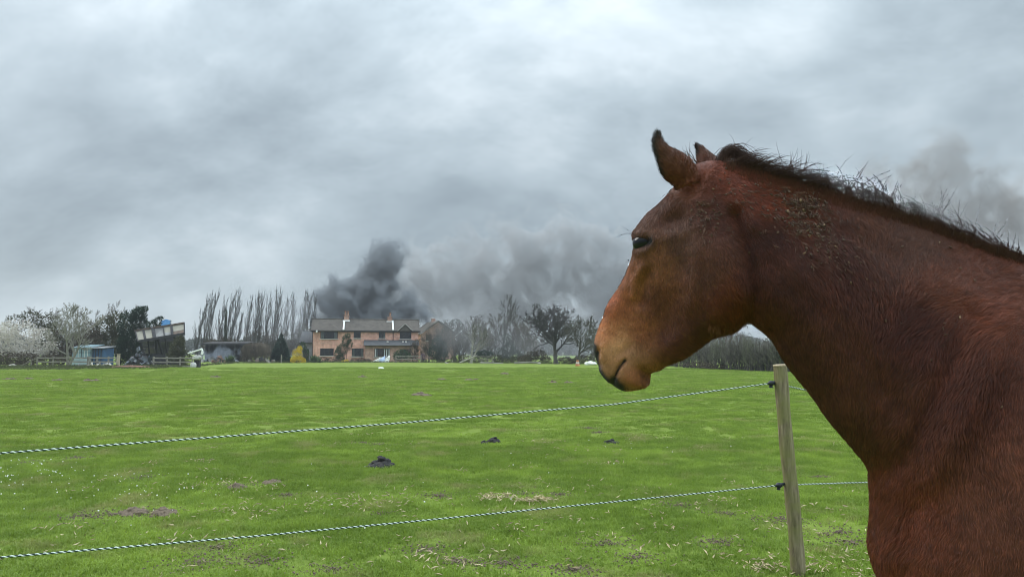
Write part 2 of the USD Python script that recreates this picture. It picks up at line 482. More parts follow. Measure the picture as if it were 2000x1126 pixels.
def bump_px(P, pts):
    """Sum of soft relief strokes in the side view: ((x, y), (x, y) ..., radius, height)."""
    out = np.zeros(P.shape[:-1])
    for line, r, h in pts:
        q = np.asarray(line, float)
        best = np.full(P.shape[:-1], 1e9)
        if len(q) == 1:
            best = np.hypot(P[..., 0] - q[0, 0], P[..., 1] - q[0, 1])
        for a, b in zip(q[:-1], q[1:]):
            ab = b - a
            t = np.clip(((P - a) @ ab) / (ab @ ab), 0, 1)
            e = P - a - t[..., None] * ab
            best = np.minimum(best, np.hypot(e[..., 0], e[..., 1]))
        out += h * np.exp(-(best / r) ** 2)
    return out
HORSE_FIT = np.array([[-0.0013,0.0013],[-0.0024,0.0024],[-0.0037,0.004],[-0.0053,0.006],[-0.0065,0.0068],[-0.0072,0.0062],[-0.0084,0.0057],[-0.0081,0.0038],[-0.006,0.0017],[-0.0059,0.0011],[-0.008,0.0019],[-0.0106,0.0035],[-0.0129,0.0055],[-0.0147,0.0076],[-0.0167,0.0094],[-0.0195,0.0106],[-0.0221,0.0103],[-0.024,0.0094],[-0.0266,0.0086],[-0.0292,0.0069],[-0.03,0.0032],[-0.029,-0.0021],[-0.0266,-0.007],[-0.0231,-0.0106],[-0.0185,-0.0127],[-0.0134,-0.013],[-0.0101,-0.0132],[-0.0081,-0.0135],[-0.0048,-0.0104],[-0.0026,-0.0051],[-0.0031,-0.0011],[-0.0078,0.0039],[-0.0159,0.0078],[-0.017,0.0083],[-0.0096,0.0054],[-0.0037,0.0021],[-0.0017,0.0016],[-0.0009,0.0011],[-0.0009,0.0014],[-0.0015,0.0024],[-0.0013,0.002],[-0.0008,0.0014],[-0.0004,0.0007],[-0.0,0.0],[0.0001,-0.0005],[-0.0,-0.0006],[-0.0002,-0.0007],[-0.0,-0.0002],[0.0001,-0.0],[-0.0002,-0.0002],[0.0005,0.0004],[0.0008,0.0007],[0.0006,0.0005],[0.001,0.0008],[0.0012,0.0008],[0.0017,0.0007],[0.0034,0.0009],[0.0048,0.0007],[0.0063,0.0004],[0.0073,0.0003],[0.0064,0.0005],[0.0045,0.0007],[0.0031,0.0008],[0.0023,0.0008],[0.0002,0.0006],[0.0,0.0001],[0.0001,0.0003],[0.0,0.0001],[-0.0002,-0.0005],[-0.0003,-0.0007],[-0.0002,-0.0005],[-0.0001,-0.0002],[-0.0002,-0.0007],[-0.0002,-0.0005],[-0.0001,-0.0003],[-0.0002,-0.0007],[-0.0002,-0.0006],[-0.0003,-0.0009],[-0.0003,-0.0001],[-0.0002,0.0024],[-0.0007,0.004],[-0.0012,0.0037],[-0.0012,0.0024],[-0.0012,0.0018]])


def surface_nets(f, xs, ys, zs):
    """Triangles of f = 0 on a grid whose axes may be unevenly spaced."""
    s = f < 0
    nx, ny, nz = f.shape
    c = np.zeros((nx - 1, ny - 1, nz - 1), np.int8)
    for a, b, d in np.ndindex(2, 2, 2):
        c += s[a:nx - 1 + a, b:ny - 1 + b, d:nz - 1 + d]
    I, J, K = np.nonzero((c > 0) & (c < 8))
    pos, cnt = np.zeros((len(I), 3)), np.zeros(len(I))
    for ax in range(3):
        for o1, o2 in np.ndindex(2, 2):
            o = [0, 0, 0]
            o[(ax + 1) % 3], o[(ax + 2) % 3] = o1, o2
            e = list(o)
            e[ax] = 1
            i0, i1 = (I + o[0], J + o[1], K + o[2]), (I + e[0], J + e[1], K + e[2])
            f0, f1 = f[i0], f[i1]
            m = (f0 < 0) != (f1 < 0)
            t = np.where(m, f0 / np.where(m, f0 - f1, 1), 0)
            p = np.stack([xs[i0[0]] * (1 - t) + xs[i1[0]] * t, ys[i0[1]] * (1 - t) + ys[i1[1]] * t, zs[i0[2]] * (1 - t) + zs[i1[2]] * t], 1)
            pos[m] += p[m]
            cnt[m] += 1
    v = pos / cnt[:, None]
    idx = np.full((nx - 1, ny - 1, nz - 1), -1, np.int32)
    idx[I, J, K] = np.arange(len(I))
    tris = []
    for ax in range(3):
        a, b = (ax + 1) % 3, (ax + 2) % 3
        s0 = [slice(None)] * 3
        s1 = [slice(None)] * 3
        s0[ax], s1[ax] = slice(0, -1), slice(1, None)
        E = np.array(np.nonzero(s[tuple(s0)] != s[tuple(s1)])).T
        lim = np.array(f.shape)
        E = E[(E[:, a] > 0) & (E[:, b] > 0) & (E[:, a] < lim[a] - 1) & (E[:, b] < lim[b] - 1)]
        first = s[tuple(E.T)]
        q = []
        for da, db in ((1, 1), (0, 1), (0, 0), (1, 0)):
            g = E.copy()
            g[:, a] -= da
            g[:, b] -= db
            q.append(idx[tuple(g.T)])
        q = np.stack(q, 1)
        q[~first] = q[~first][:, ::-1]
        tris += [q[:, [0, 1, 2]], q[:, [0, 2, 3]]]
    return v, np.vstack(tris)


RELIEF = [  # strokes of relief, in the photograph's side view: line, radius, height in metres
    ([(1236, 458), (1248, 451), (1264, 454), (1278, 466)], 7, .003), ([(1242, 492), (1258, 491), (1272, 482)], 6, .004), ([(1238, 474), (1250, 474), (1262, 471)], 8, -.010),
    ([(1254, 522), (1241, 546), (1237, 576)], 7, .008), ([(1266, 530), (1256, 560), (1252, 588)], 10, -.009), ([(1215, 560), (1200, 600)], 16, .003),
    ([(1395, 500), (1425, 565)], 55, .013), ([(1340, 560), (1400, 610)], 34, .006), ([(1436, 420), (1462, 500), (1473, 570), (1468, 620)], 15, -.017), ([(1305, 432), (1322, 426)], 17, -.010),
    ([(1280, 468), (1325, 455), (1375, 438)], 15, .004), ([(1290, 640), (1320, 570), (1330, 520)], 24, -.006), ([(1190, 672), (1200, 700)], 22, .006), ([(1225, 742), (1250, 742)], 20, .004),
    ([(1221, 703), (1211, 715), (1204, 728), (1198, 740), (1195, 752)], 3.4, -.010), ([(1216, 722), (1240, 732)], 14, .003), ([(1250, 720), (1262, 727)], 6, -.008), ([(1215, 690), (1226, 680)], 9, -.003),
    ([(1168, 684), (1164, 698), (1168, 712)], 6, -.012), ([(1176, 676), (1178, 700)], 7, .004), ([(1310, 672), (1350, 648), (1400, 615)], 16, .004),
    ([(1510, 640), (1580, 735), (1660, 840), (1725, 925)], 20, -.010), ([(1490, 640), (1560, 720), (1640, 830)], 14, .006), ([(1560, 560), (1690, 700)], 60, .010), ([(1440, 385), (1468, 440)], 18, .009),
    ([(1460, 345), (1560, 420), (1750, 505)], 26, -.006), ([(1500, 520), (1640, 640), (1760, 800)], 22, -.005), ([(1990, 570), (1935, 690), (1885, 800), (1810, 930)], 34, .014), ([(1900, 620), (1845, 750), (1770, 900)], 26, -.013),
    ([(1740, 960), (1730, 1060)], 30, .010), ([(1790, 1000), (1775, 1110)], 20, -.008), ([(1880, 560), (1990, 640)], 26, .006), ([(1360, 470), (1350, 600)], 10, .0015), ([(1380, 480), (1372, 610)], 8, -.0015)]

COAT_POINTS = [  # tones of the coat, lips and muzzle; nose highlight lightened into the colour
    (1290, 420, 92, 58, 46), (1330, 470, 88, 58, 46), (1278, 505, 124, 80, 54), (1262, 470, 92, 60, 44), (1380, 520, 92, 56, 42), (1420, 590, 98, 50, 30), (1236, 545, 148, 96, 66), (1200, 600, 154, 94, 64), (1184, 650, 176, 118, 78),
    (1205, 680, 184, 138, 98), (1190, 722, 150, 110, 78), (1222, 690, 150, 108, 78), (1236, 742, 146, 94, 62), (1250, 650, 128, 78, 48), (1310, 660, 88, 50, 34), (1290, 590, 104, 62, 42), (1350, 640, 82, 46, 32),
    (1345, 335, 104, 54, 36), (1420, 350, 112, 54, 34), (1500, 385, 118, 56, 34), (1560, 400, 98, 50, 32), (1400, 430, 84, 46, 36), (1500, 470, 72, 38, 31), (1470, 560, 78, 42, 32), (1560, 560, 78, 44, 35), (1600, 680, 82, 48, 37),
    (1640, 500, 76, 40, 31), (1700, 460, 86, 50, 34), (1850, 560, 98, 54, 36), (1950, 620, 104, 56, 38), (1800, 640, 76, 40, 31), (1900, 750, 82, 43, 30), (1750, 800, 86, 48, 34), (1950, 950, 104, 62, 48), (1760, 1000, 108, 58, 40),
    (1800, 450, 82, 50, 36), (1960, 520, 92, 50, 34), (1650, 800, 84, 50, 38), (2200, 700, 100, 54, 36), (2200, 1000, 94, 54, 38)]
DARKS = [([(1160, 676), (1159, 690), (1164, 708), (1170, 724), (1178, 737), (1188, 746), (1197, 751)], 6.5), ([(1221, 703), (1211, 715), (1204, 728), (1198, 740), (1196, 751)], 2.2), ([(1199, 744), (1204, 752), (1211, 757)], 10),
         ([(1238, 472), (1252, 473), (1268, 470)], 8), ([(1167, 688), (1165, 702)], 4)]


def stroke(P, line, r):
    return np.clip(bump_px(P, [(line, r, 1.0)]) * 1.5, 0, 1)


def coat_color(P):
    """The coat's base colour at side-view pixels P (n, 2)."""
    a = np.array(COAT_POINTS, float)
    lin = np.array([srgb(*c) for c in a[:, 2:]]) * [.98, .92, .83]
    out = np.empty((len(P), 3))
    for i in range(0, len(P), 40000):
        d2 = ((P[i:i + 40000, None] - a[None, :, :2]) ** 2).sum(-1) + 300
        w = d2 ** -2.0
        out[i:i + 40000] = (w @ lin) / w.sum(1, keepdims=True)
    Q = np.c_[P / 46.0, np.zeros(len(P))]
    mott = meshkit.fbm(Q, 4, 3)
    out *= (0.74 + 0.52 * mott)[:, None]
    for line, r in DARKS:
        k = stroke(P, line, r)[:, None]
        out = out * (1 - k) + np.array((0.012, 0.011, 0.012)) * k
    return out


def build_horse_body():
    u = np.concatenate([np.arange(-0.40, 0.80, 0.0042), np.arange(0.80, 2.12, 0.014)])
    v = np.concatenate([np.arange(-0.11, 0.86, 0.014), np.arange(0.86, 2.06, 0.0042)])
    t = np.arange(-0.36, 0.3601, 0.006)
    w2, d = base_w2(u, v, HORSE_FIT)
    U, V = np.meshgrid(u, v, indexing='ij')
    w = np.sqrt(np.maximum(w2, 0))
    P = to_px(bend(U, V, w))                       # where the near side shows
    rel = bump_px(P, RELIEF)
    Q = np.stack([U * 9, V * 9, 0 * U], -1)
    rel += (meshkit.fbm(Q, 4, 8) - 0.5) * 0.006
    w2 = np.where(w2 > 0, np.square(np.maximum(w + rel * np.clip(w / .03, 0, 1), 0.62 * w)), w2)
    ww = np.sqrt(np.maximum(w2, 4e-4))
    f = ((t[None, None] ** 2 - w2[..., None]) / (2 * ww[..., None])).astype(np.float32)
    f = np.clip(f, -0.06, 0.06)
    # legs, below the frame: chains of tapering joints
    TT = t[None, None, :]
    for side in (-1, 1):
        for chain in ([(0.66, 0.99, .13, .12), (0.65, 0.86, .14, .085), (0.61, 0.50, .13, .052), (0.61, 0.44, .13, .05), (0.62, 0.20, .13, .034), (0.63, 0.12, .13, .042), (0.58, 0.04, .13, .055), (0.57, 0.0, .13, .065)],
                      [(1.72, 1.15, .13, .17), (1.62, 0.92, .15, .11), (1.86, 0.58, .14, .06), (1.88, 0.52, .14, .056), (1.82, 0.22, .14, .036), (1.82, 0.12, .14, .044), (1.77, 0.04, .14, .055), (1.76, 0.0, .14, .065)]):
            for a, b in zip(chain[:-1], chain[1:]):
                lo_u, hi_u = min(a[0], b[0]) - .3, max(a[0], b[0]) + .3
                lo_v, hi_v = min(a[1], b[1]) - .3, max(a[1], b[1]) + .3
                iu, iv = np.nonzero((u > lo_u) & (u < hi_u))[0], np.nonzero((v > lo_v) & (v < hi_v))[0]
                if not len(iu) or not len(iv):
                    continue
                su, sv = slice(iu[0], iu[-1] + 1), slice(iv[0], iv[-1] + 1)
                A, B = np.array([a[0], a[1], side * a[2]]), np.array([b[0], b[1], side * b[2]])
                ab = B - A
                X, Y = U[su, sv, None] - A[0], V[su, sv, None] - A[1]
                Z = TT - A[2]
                h = np.clip((X * ab[0] + Y * ab[1] + Z * ab[2]) / (ab @ ab), 0, 1)
                dd = np.sqrt((X - h * ab[0]) ** 2 + (Y - h * ab[1]) ** 2 + (Z - h * ab[2]) ** 2) - (a[3] + (b[3] - a[3]) * h)
                g = f[su, sv]
                k = 0.03
                hh = np.clip(0.5 + 0.5 * (g - dd) / k, 0, 1)
                f[su, sv] = np.where(V[su, sv, None] < 1.1, g * (1 - hh) + dd * hh - k * hh * (1 - hh), g)
    vv, ff = surface_nets(f, u, v, t)
    m = trimesh.Trimesh(vv, ff, process=False)
    v0 = np.array(vv)
    trimesh.smoothing.filter_taubin(m, lamb=0.5, nu=0.52, iterations=12)
    vv = np.array(m.vertices)
    far = np.linalg.norm(vv - v0, axis=1) > .007
    near_bad = np.unique(np.asarray(m.faces)[far[np.asarray(m.faces)].any(1)])
    vv[near_bad] = v0[near_bad]
    vv[:, 1] = np.where(vv[:, 1] < 0.002, 0.002 + 0.0005 * vv[:, 1], vv[:, 1])
    W = bend(vv[:, 0], vv[:, 1], vv[:, 2])
    near = to_px(bend(vv[:, 0], vv[:, 1], np.abs(vv[:, 2])))
    return trimesh.Trimesh(W, m.faces, process=False), near


def ear(left, right, depth0, depth1, bulge, n=22, m=13, thick=0.004, flip=1):
    """A leaf-shaped shell: its edges project to LEFT and RIGHT, its back bulges towards us; open on the far side."""
    L, R = (np.asarray(x, float) for x in (left, right))
    s = np.linspace(0, 1, n)

    def along(p):
        q = np.r_[0, np.cumsum(np.linalg.norm(np.diff(p, axis=0), axis=1))]
        q /= q[-1]
        from scipy.interpolate import PchipInterpolator
        return np.stack([PchipInterpolator(q, p[:, k])(s) for k in range(2)], 1)
    L, R = along(L), along(R)
    depth = depth0 + (depth1 - depth0) * s
    rl, rr = ray(*L.T), ray(*R.T)
    A, B = rl * depth[:, None] / 1.0, rr * depth[:, None] / 1.0
    A[:, 2] += CAM_H
    B[:, 2] += CAM_H
    outer, inner = [], []
    for i in range(n):
        w = np.linalg.norm(B[i] - A[i])
        ang = np.linspace(-1, 1, m)
        base = A[i] + (B[i] - A[i]) * ((np.sin(ang * 1.35) / np.sin(1.35) + 1) / 2)[:, None]
        out = (np.cos(ang * 1.35) - np.cos(1.35)) / (1 - np.cos(1.35)) * w * bulge
        outer.append(base + np.array([0, -1.0, 0]) * out[:, None])
        th = min(thick, w * 0.25)
        inner.append(base + np.array([0, -1.0, 0]) * (out * 0.93 - th)[:, None])
    outer, inner = np.array(outer), np.array(inner)
    if True:
        inner[:, 0] = outer[:, 0] + [0, 0.0006, 0]
        inner[:, -1] = outer[:, -1] + [0, 0.0006, 0]
    v = np.vstack([outer.reshape(-1, 3), inner.reshape(-1, 3)])
    N = n * m
    i, j = np.meshgrid(np.arange(n - 1), np.arange(m - 1), indexing='ij')
    a = (i * m + j).ravel()
    q1 = np.stack([a, a + 1, a + m + 1, a + m], 1)
    q2 = q1[:, ::-1] + N
    k = np.arange(n - 1) * m
    qa = np.stack([k, k + m, k + m + N, k + N], 1)
    k2 = k + m - 1
    qb = np.stack([k2 + m, k2, k2 + N, k2 + m + N], 1)
    j = np.arange(m - 1)
    qc = np.stack([j + 1, j, j + N, j + 1 + N], 1)
    e = (n - 1) * m + j
    qd = np.stack([e, e + 1, e + 1 + N, e + N], 1)
    f = np.vstack([q1, q2, qa, qb, qc, qd])
    f = np.vstack([f[:, [0, 1, 2]], f[:, [0, 2, 3]]])
    mesh = trimesh.Trimesh(v, f, process=False)
    if mesh.volume < 0:
        mesh.invert()
    return mesh


def fuse(meshes):
    """One continuous surface out of several closed ones."""
    out = None
    for m in meshes:
        M = manifold3d.Manifold(manifold3d.Mesh(np.asarray(m.vertices, np.float32), np.asarray(m.faces, np.uint32)))
        if M.is_empty():
            print('not closed', M.status(), len(m.faces))
            continue
        out = M if out is None else out + M
    g = out.to_mesh()
    return trimesh.Trimesh(np.array(g.vert_properties[:, :3]), np.array(g.tri_verts), process=False)


horse_base, near_px = build_horse_body()
NEAR_EAR_L = [(1322, 372), (1311, 357), (1303, 352), (1294, 342), (1288, 329), (1283, 310), (1278, 296), (1275, 281), (1277, 267), (1281, 256)]
NEAR_EAR_R = [(1374, 352), (1362, 332), (1350, 313), (1335, 301.5), (1318, 293), (1303, 284), (1297, 278), (1293, 271), (1289.5, 261), (1286, 255)]
FAR_EAR_L = [(1361, 330), (1360, 312), (1360, 300), (1359.5, 292), (1357, 286), (1357, 281)]
FAR_EAR_R = [(1412, 322), (1401, 310), (1391, 301), (1382, 294), (1372, 286), (1361, 280)]
base_d = float(np.median(horse_base.vertices[np.linalg.norm(near_px - [1345, 350], axis=1) < 10][:, 1]))
ears = [ear(NEAR_EAR_L, NEAR_EAR_R, base_d - 0.050, base_d - 0.060, 0.30), ear(FAR_EAR_L, FAR_EAR_R, base_d + 0.045, base_d + 0.055, 0.30)]
horse_mesh = fuse([horse_base] + ears)
from scipy.spatial import cKDTree
_kt = cKDTree(horse_base.vertices)
_dist, _j = _kt.query(horse_mesh.vertices)
horse_near = near_px[_j]
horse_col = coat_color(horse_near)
horse_px = to_px(horse_mesh.vertices)
for e, LL, top in ((ears[0], NEAR_EAR_L, 300), (ears[1], FAR_EAR_L, 300)):
    dd, _ = cKDTree(e.vertices).query(horse_mesh.vertices)
    on = (dd < 1e-4) & (_dist > 0.004)
    pe = horse_px[on]
    up = np.clip((360 - pe[:, 1]) / 80, 0, 1)[:, None]
    tone = np.array(srgb(104, 56, 38)) * (1 - up) + np.array(srgb(88, 58, 46)) * up
    tipk = stroke(pe, LL[3:] if LL is NEAR_EAR_L else LL[2:], 7.0 if LL is NEAR_EAR_L else 5)[:, None]
    tipk = np.maximum(tipk, np.clip((276 - pe[:, 1:]) / 12, 0, 1) if LL is NEAR_EAR_L else np.clip((290 - pe[:, 1:]) / 6, 0, 1))
    horse_col[on] = tone * (1 - tipk) + np.array(srgb(38, 33, 32)) * tipk

# coat, mane and eye materials
node('a', 'attribute', attribute='coat')
node('g', 'geometry')
node('mp', 'mapping', {'vector': 'g.position'}, scale=(900, 900, 160))
node('n', 'noise_texture', {'vector': 'mp.vector'}, scale=1.0, detail=3)
node('n2', 'noise_texture', {'vector': 'g.position'}, scale=55, detail=5)
node('k', 'math', {'value1': 'n.fac'}, math_type='multiply_add', value2=0.7, value3=0.65)
node('c', 'vector_math', {'vector1': 'a.color', 'scale': 'k.value'}, math_type='scale')
node('h', 'math', {'value1': 'n.fac', 'value2': 'n2.fac'}, math_type='add')
node('b', 'bump', {'height': 'h.value'}, strength=0.35, distance=0.004)
node('p', 'principled_bsdf', {'base_color': 'c.vector', 'normal': 'b.normal'}, roughness=0.55, specular_ior_level=0.3, sheen_weight=0.15, sheen_roughness=0.4)
M_coat = flush('bay_coat', surface='p.BSDF')
node('a', 'attribute', attribute='coat')
node('p', 'principled_bsdf', {'base_color': 'a.color'}, roughness=0.38, specular_ior_level=0.34)
M_fur = flush('bay_hair', surface='p.BSDF')
node('hi', 'hair_info')
node('r', 'rgb_ramp', {'fac': 'hi.intercept'}, ramp=[(0, srgb(58, 40, 34)), (1, srgb(66, 60, 58))])
node('p', 'principled_bsdf', {'base_color': 'r.color'}, roughness=0.6, specular_ior_level=0.15)
M_mane = flush('black_mane', surface='p.BSDF')
node('p', 'principled_bsdf', {}, base_color=(0.006, 0.006, 0.008), roughness=0.10, specular_ior_level=0.28)
M_eye = flush('dark_eye', surface='p.BSDF')
M_lid = plain('eyelid_skin', srgb(70, 46, 34), rough=0.5, scale=60)

horse = thing('horse', 'bay horse with black mane and mud on its neck, looking left over the field', 'horse')
_nv = horse_mesh
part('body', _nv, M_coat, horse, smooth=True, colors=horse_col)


horse_normals = np.array(trimesh.Trimesh(horse_mesh.vertices, horse_mesh.faces, process=False).vertex_normals)
_view = np.asarray(horse_mesh.vertices) - [0, 0, CAM_H]
_view /= np.linalg.norm(_view, axis=1, keepdims=True)
_facing = (horse_normals * _view).sum(1)
_front = np.nonzero(_facing < -0.02)[0]
_tree_px = cKDTree(horse_px[_front])


def near_points(p):
    """The points of the horse's near side that show at these pixels, and the vertices there."""
    p = np.atleast_2d(np.asarray(p, float))
    d, j = _tree_px.query(p, k=6)
    z = _view_len[_front[j]] + 0.02 * d
    i = _front[j[np.arange(len(p)), z.argmin(1)]]
    return np.asarray(horse_mesh.vertices)[i], horse_normals[i], i


_view_len = np.linalg.norm(np.asarray(horse_mesh.vertices) - [0, 0, CAM_H], axis=1)
# ---------------------------------------------------------------- the horse: hair, eye, mud
FLOW = [(1290, 430, -.2, 1), (1340, 480, .25, 1), (1230, 560, -.25, 1), (1195, 640, -.25, 1), (1200, 720, 0, 1), (1240, 740, .3, .9), (1270, 600, .1, 1), (1350, 560, .35, .95), (1420, 580, .5, .85), (1320, 670, .8, .6), (1340, 340, -.4, -.9),
        (1420, 380, .75, .65), (1500, 420, .6, .8), (1480, 540, .1, 1), (1560, 560, .1, 1), (1520, 390, .95, .3), (1600, 400, .25, 1), (1700, 440, -.2, 1), (1800, 470, -.5, .85), (1900, 520, -.75, .65), (1980, 600, -.95, .35), (1850, 600, -.9, .45),
        (1650, 650, .05, 1), (1620, 760, .2, 1), (1800, 700, -.6, .8), (1880, 720, -.35, .95), (1950, 800, -.1, 1), (1760, 850, -.45, .9), (1720, 1000, -.55, .85), (1800, 1000, -.2, 1), (1930, 1000, .1, 1)]
hrng = np.random.default_rng(11)
HV, HF = np.asarray(horse_mesh.vertices), np.asarray(horse_mesh.faces)


def flow_at(pxy, i):
    a = np.array(FLOW)
    d2 = ((pxy[:, None] - a[None, :, :2]) ** 2).sum(-1) + 400
    w = d2 ** -1.6
    f = (w @ a[:, 2:]) / w.sum(1, keepdims=True)
    ang = np.interp(pxy[:, 0], [1370, 1530], [-TH - TURN, -TH])
    t = np.stack([f[:, 0] * np.cos(ang), f[:, 0] * np.sin(ang), -f[:, 1]], 1)
    n = horse_normals[i]
    t -= n * (t * n).sum(1, keepdims=True)
    return t / (np.linalg.norm(t, axis=1, keepdims=True) + 1e-9)


fc = HV[HF].mean(1)
fpx = to_px(fc)
area = np.linalg.norm(np.cross(HV[HF[:, 1]] - HV[HF[:, 0]], HV[HF[:, 2]] - HV[HF[:, 0]]), axis=1) / 2
see = (fpx[:, 0] > 1120) & (fpx[:, 0] < 2120) & (fpx[:, 1] > 230) & (fpx[:, 1] < 1200) & (fc[:, 2] > 0.85)
wgt = area * see * np.where(_facing[HF[:, 0]] > 0.35, 0.10, 1.0) * np.where(fpx[:, 0] < 1560, 1.25, 1.0)
NF = 190000
pick = hrng.choice(len(HF), NF, p=wgt / wgt.sum())
b = hrng.random((NF, 2))
b = np.where(b.sum(1, keepdims=True) > 1, 1 - b, b)
tri = HV[HF[pick]]
root = tri[:, 0] + (tri[:, 1] - tri[:, 0]) * b[:, :1] + (tri[:, 2] - tri[:, 0]) * b[:, 1:]
vi = HF[pick, 0]
pxy = horse_near[vi]
n = horse_normals[vi]
fl = flow_at(pxy, vi)
side = np.cross(n, fl)
swirl = (meshkit.fbm(root * 38, 3, 5) - 0.5) * 1.5 + (meshkit.fbm(root * 9, 2, 15) - 0.5) * 1.0 + hrng.normal(0, .13, NF)
fl = fl * np.cos(swirl)[:, None] + side * np.sin(swirl)[:, None]
muz = np.clip((pxy[:, 1] - 600) / 80, 0, 1) * np.clip((1270 - pxy[:, 0]) / 40, 0, 1)
face = np.clip((1440 - pxy[:, 0]) / 60, 0, 1)
ln = (0.0125 - 0.005 * face) * (1 - 0.6 * muz) * hrng.uniform(.6, 1.25, NF)
under = stroke(pxy, [(1300, 710), (1350, 688), (1404, 655), (1450, 632)], 14)
ln *= 1 + 1.2 * under * hrng.random(NF)
shag = stroke(pxy, [(1640, 520), (1760, 600), (1900, 700), (1880, 850)], 70) + stroke(pxy, [(1740, 960), (1720, 1080)], 40) + stroke(pxy, [(1300, 390), (1345, 345)], 30) * 0.5
ln *= 1 + 0.55 * np.clip(shag, 0, 1)
lift = hrng.uniform(.10, .34, NF) + .12 * np.clip(shag, 0, 1)
k = ln[:, None]
s0 = root - n * 0.0006
s1 = root + (fl * .45 + n * (lift * .75)[:, None]) * k
s2 = root + (fl * .95 + n * (lift * .95)[:, None]) * k + np.array([0, 0, -1]) * (k * 0.10)
tone = hrng.uniform(.55, 1.5, NF) * (0.45 + 1.1 * meshkit.fbm(root * 75, 3, 9))
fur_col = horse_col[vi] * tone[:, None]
warm = hrng.random(NF) < 0.10
fur_col[warm] = fur_col[warm] * [1.5, 1.35, 1.2]
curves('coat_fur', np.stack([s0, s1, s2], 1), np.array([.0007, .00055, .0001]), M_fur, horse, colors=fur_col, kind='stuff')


def strands_from(p0, dirs, lens, k=7, curl=None, gravity=0.0, wob=0.0):
    """Long hairs: start points, first directions, lengths, a sideways curl vector and a droop."""
    out = [p0]
    d = dirs / np.linalg.norm(dirs, axis=1, keepdims=True)
    step = (lens / (k - 1))[:, None]
    p = p0
    for i in range(k - 1):
        p = p + d * step
        out.append(p)
        if curl is not None:
            d = d + curl * (step * 1.0)
        d = d + np.array([0, 0, -gravity]) * step + hrng.normal(0, wob, d.shape) * step
        d /= np.linalg.norm(d, axis=1, keepdims=True)
    return np.stack(out, 1)


def crest_at(s):
    """Points on the neck's upper edge, s from 0 at the poll to 1 at the withers."""
    c = np.array(CREST_PX[::-1], float)[4:]
    q = np.r_[0, np.cumsum(np.linalg.norm(np.diff(c, axis=0), axis=1))]
    q /= q[-1]
    x, y = np.interp(s, q, c[:, 0]), np.interp(s, q, c[:, 1])
    P, N, i = near_points(np.stack([x, y + 5], 1))
    return P, N, np.stack([x, y], 1)


tb = np.stack([np.cos(-TH) * np.ones(1), np.sin(-TH) * np.ones(1), np.zeros(1)], 1)[0]    # towards the tail
up = np.array([0, 0, 1.0])
away = np.array([math.sin(TH), math.cos(TH), 0])
# the mane: locks of hair standing up off the crest and curling forward over themselves
S, Wd = [], []
NL = 210
for j in range(NL):
    s = (j + hrng.random()) / NL
    P, N, _ = crest_at(np.array([s]))
    base = P[0] + away * hrng.uniform(-.004, .026)
    m = int(hrng.integers(2, 5)) if s > .30 else int(hrng.integers(4, 9))
    L = np.interp(s, [0, .15, .3, .5, .8, 1], [.085, .065, .072, .092, .098, .06]) * hrng.uniform(.55, 1.25)
    d0 = up + tb * hrng.normal(.32, .2) - away * hrng.normal(0.15, .3)
    if s < .32:
        d0 = up * .55 + tb * hrng.uniform(.6, 1.2) - away * hrng.normal(.2, .3)
        curl = -up * hrng.uniform(4, 13) + tb * 2
    else:
        curl = -tb * hrng.uniform(16, 46) - up * hrng.uniform(4, 22) + away * hrng.normal(0, 7)
        if hrng.random() < .12:
            curl = tb * hrng.uniform(0, 8) + up * 2
    p0 = base + np.c_[hrng.normal(0, .0045, m), hrng.normal(0, .0045, m), np.zeros(m)]
    S.append(strands_from(p0, np.tile(d0, (m, 1)) + hrng.normal(0, .07, (m, 3)), L * hrng.uniform(.8, 1.1, m), k=9, curl=np.tile(curl, (m, 1)) * hrng.uniform(.6, 1.4, (m, 1)), wob=2.5))
for j in range(40):                                                        # lone wisps
    s = hrng.random()
    P, N, _ = crest_at(np.array([s]))
    S.append(strands_from(P + away * hrng.uniform(-.004, .02), (up + tb * hrng.normal(.1, .5) - away * hrng.normal(0, .4))[None], np.array([hrng.uniform(.06, .12)]), k=9, curl=hrng.normal(0, 7, (1, 3)), wob=3))
# tuft standing straight up part of the way along the neck
P, N, _ = crest_at(np.array([.235]))
S.append(strands_from(P[0] + hrng.normal(0, .004, (16, 3)) + tb * hrng.uniform(-.03, .01, (16, 1)), np.tile(up + tb * .25, (16, 1)) + hrng.normal(0, .10, (16, 3)), hrng.uniform(.05, .085, 16), k=9, wob=2))
# the lock that loops over behind the ears
P, N, _ = near_points([(1408, 318), (1476, 334)])
a, bnd = P[0] + away * .03, P[1] + away * .03
mid = (a + bnd) / 2 + up * .066
tt = np.linspace(0, 1, 9)[:, None]
loop = (1 - tt) ** 2 * a + 2 * tt * (1 - tt) * (mid + up * .03 - tb * .012) + tt ** 2 * bnd
nl = 230
off = hrng.normal(0, 1, (nl, 1, 3)) * np.array([.009, .014, .008])
fan = np.linspace(0, 1, 9)[None, :, None]
sc = hrng.uniform(.82, 1.06, (nl, 1, 1))
S.append((loop[None] - a) * np.concatenate([np.ones((nl, 1, 2)), sc], 2) * 1.0 + a + off * (0.7 + .5 * fan) + hrng.normal(0, .0008, (nl, 9, 3)))
nl2 = 100                                                                  # hair lying back from the poll along the crest
st = hrng.uniform(0, .22, nl2)
P, N, _ = crest_at(st)
S.append(strands_from(P + N * .003 + away * hrng.uniform(-.012, .03, (nl2, 1)), tb * .9 + up * hrng.uniform(.02, .45, (nl2, 1)) + hrng.normal(0, .08, (nl2, 3)), hrng.uniform(.06, .13, nl2), k=9, gravity=6, wob=1.5))
mane = np.concatenate(S, 0)
curves('mane', mane, np.array([.0011, .0012, .0012, .0011, .0010, .0009, .0007, .0005, .0003]) * .95, M_mane, horse)
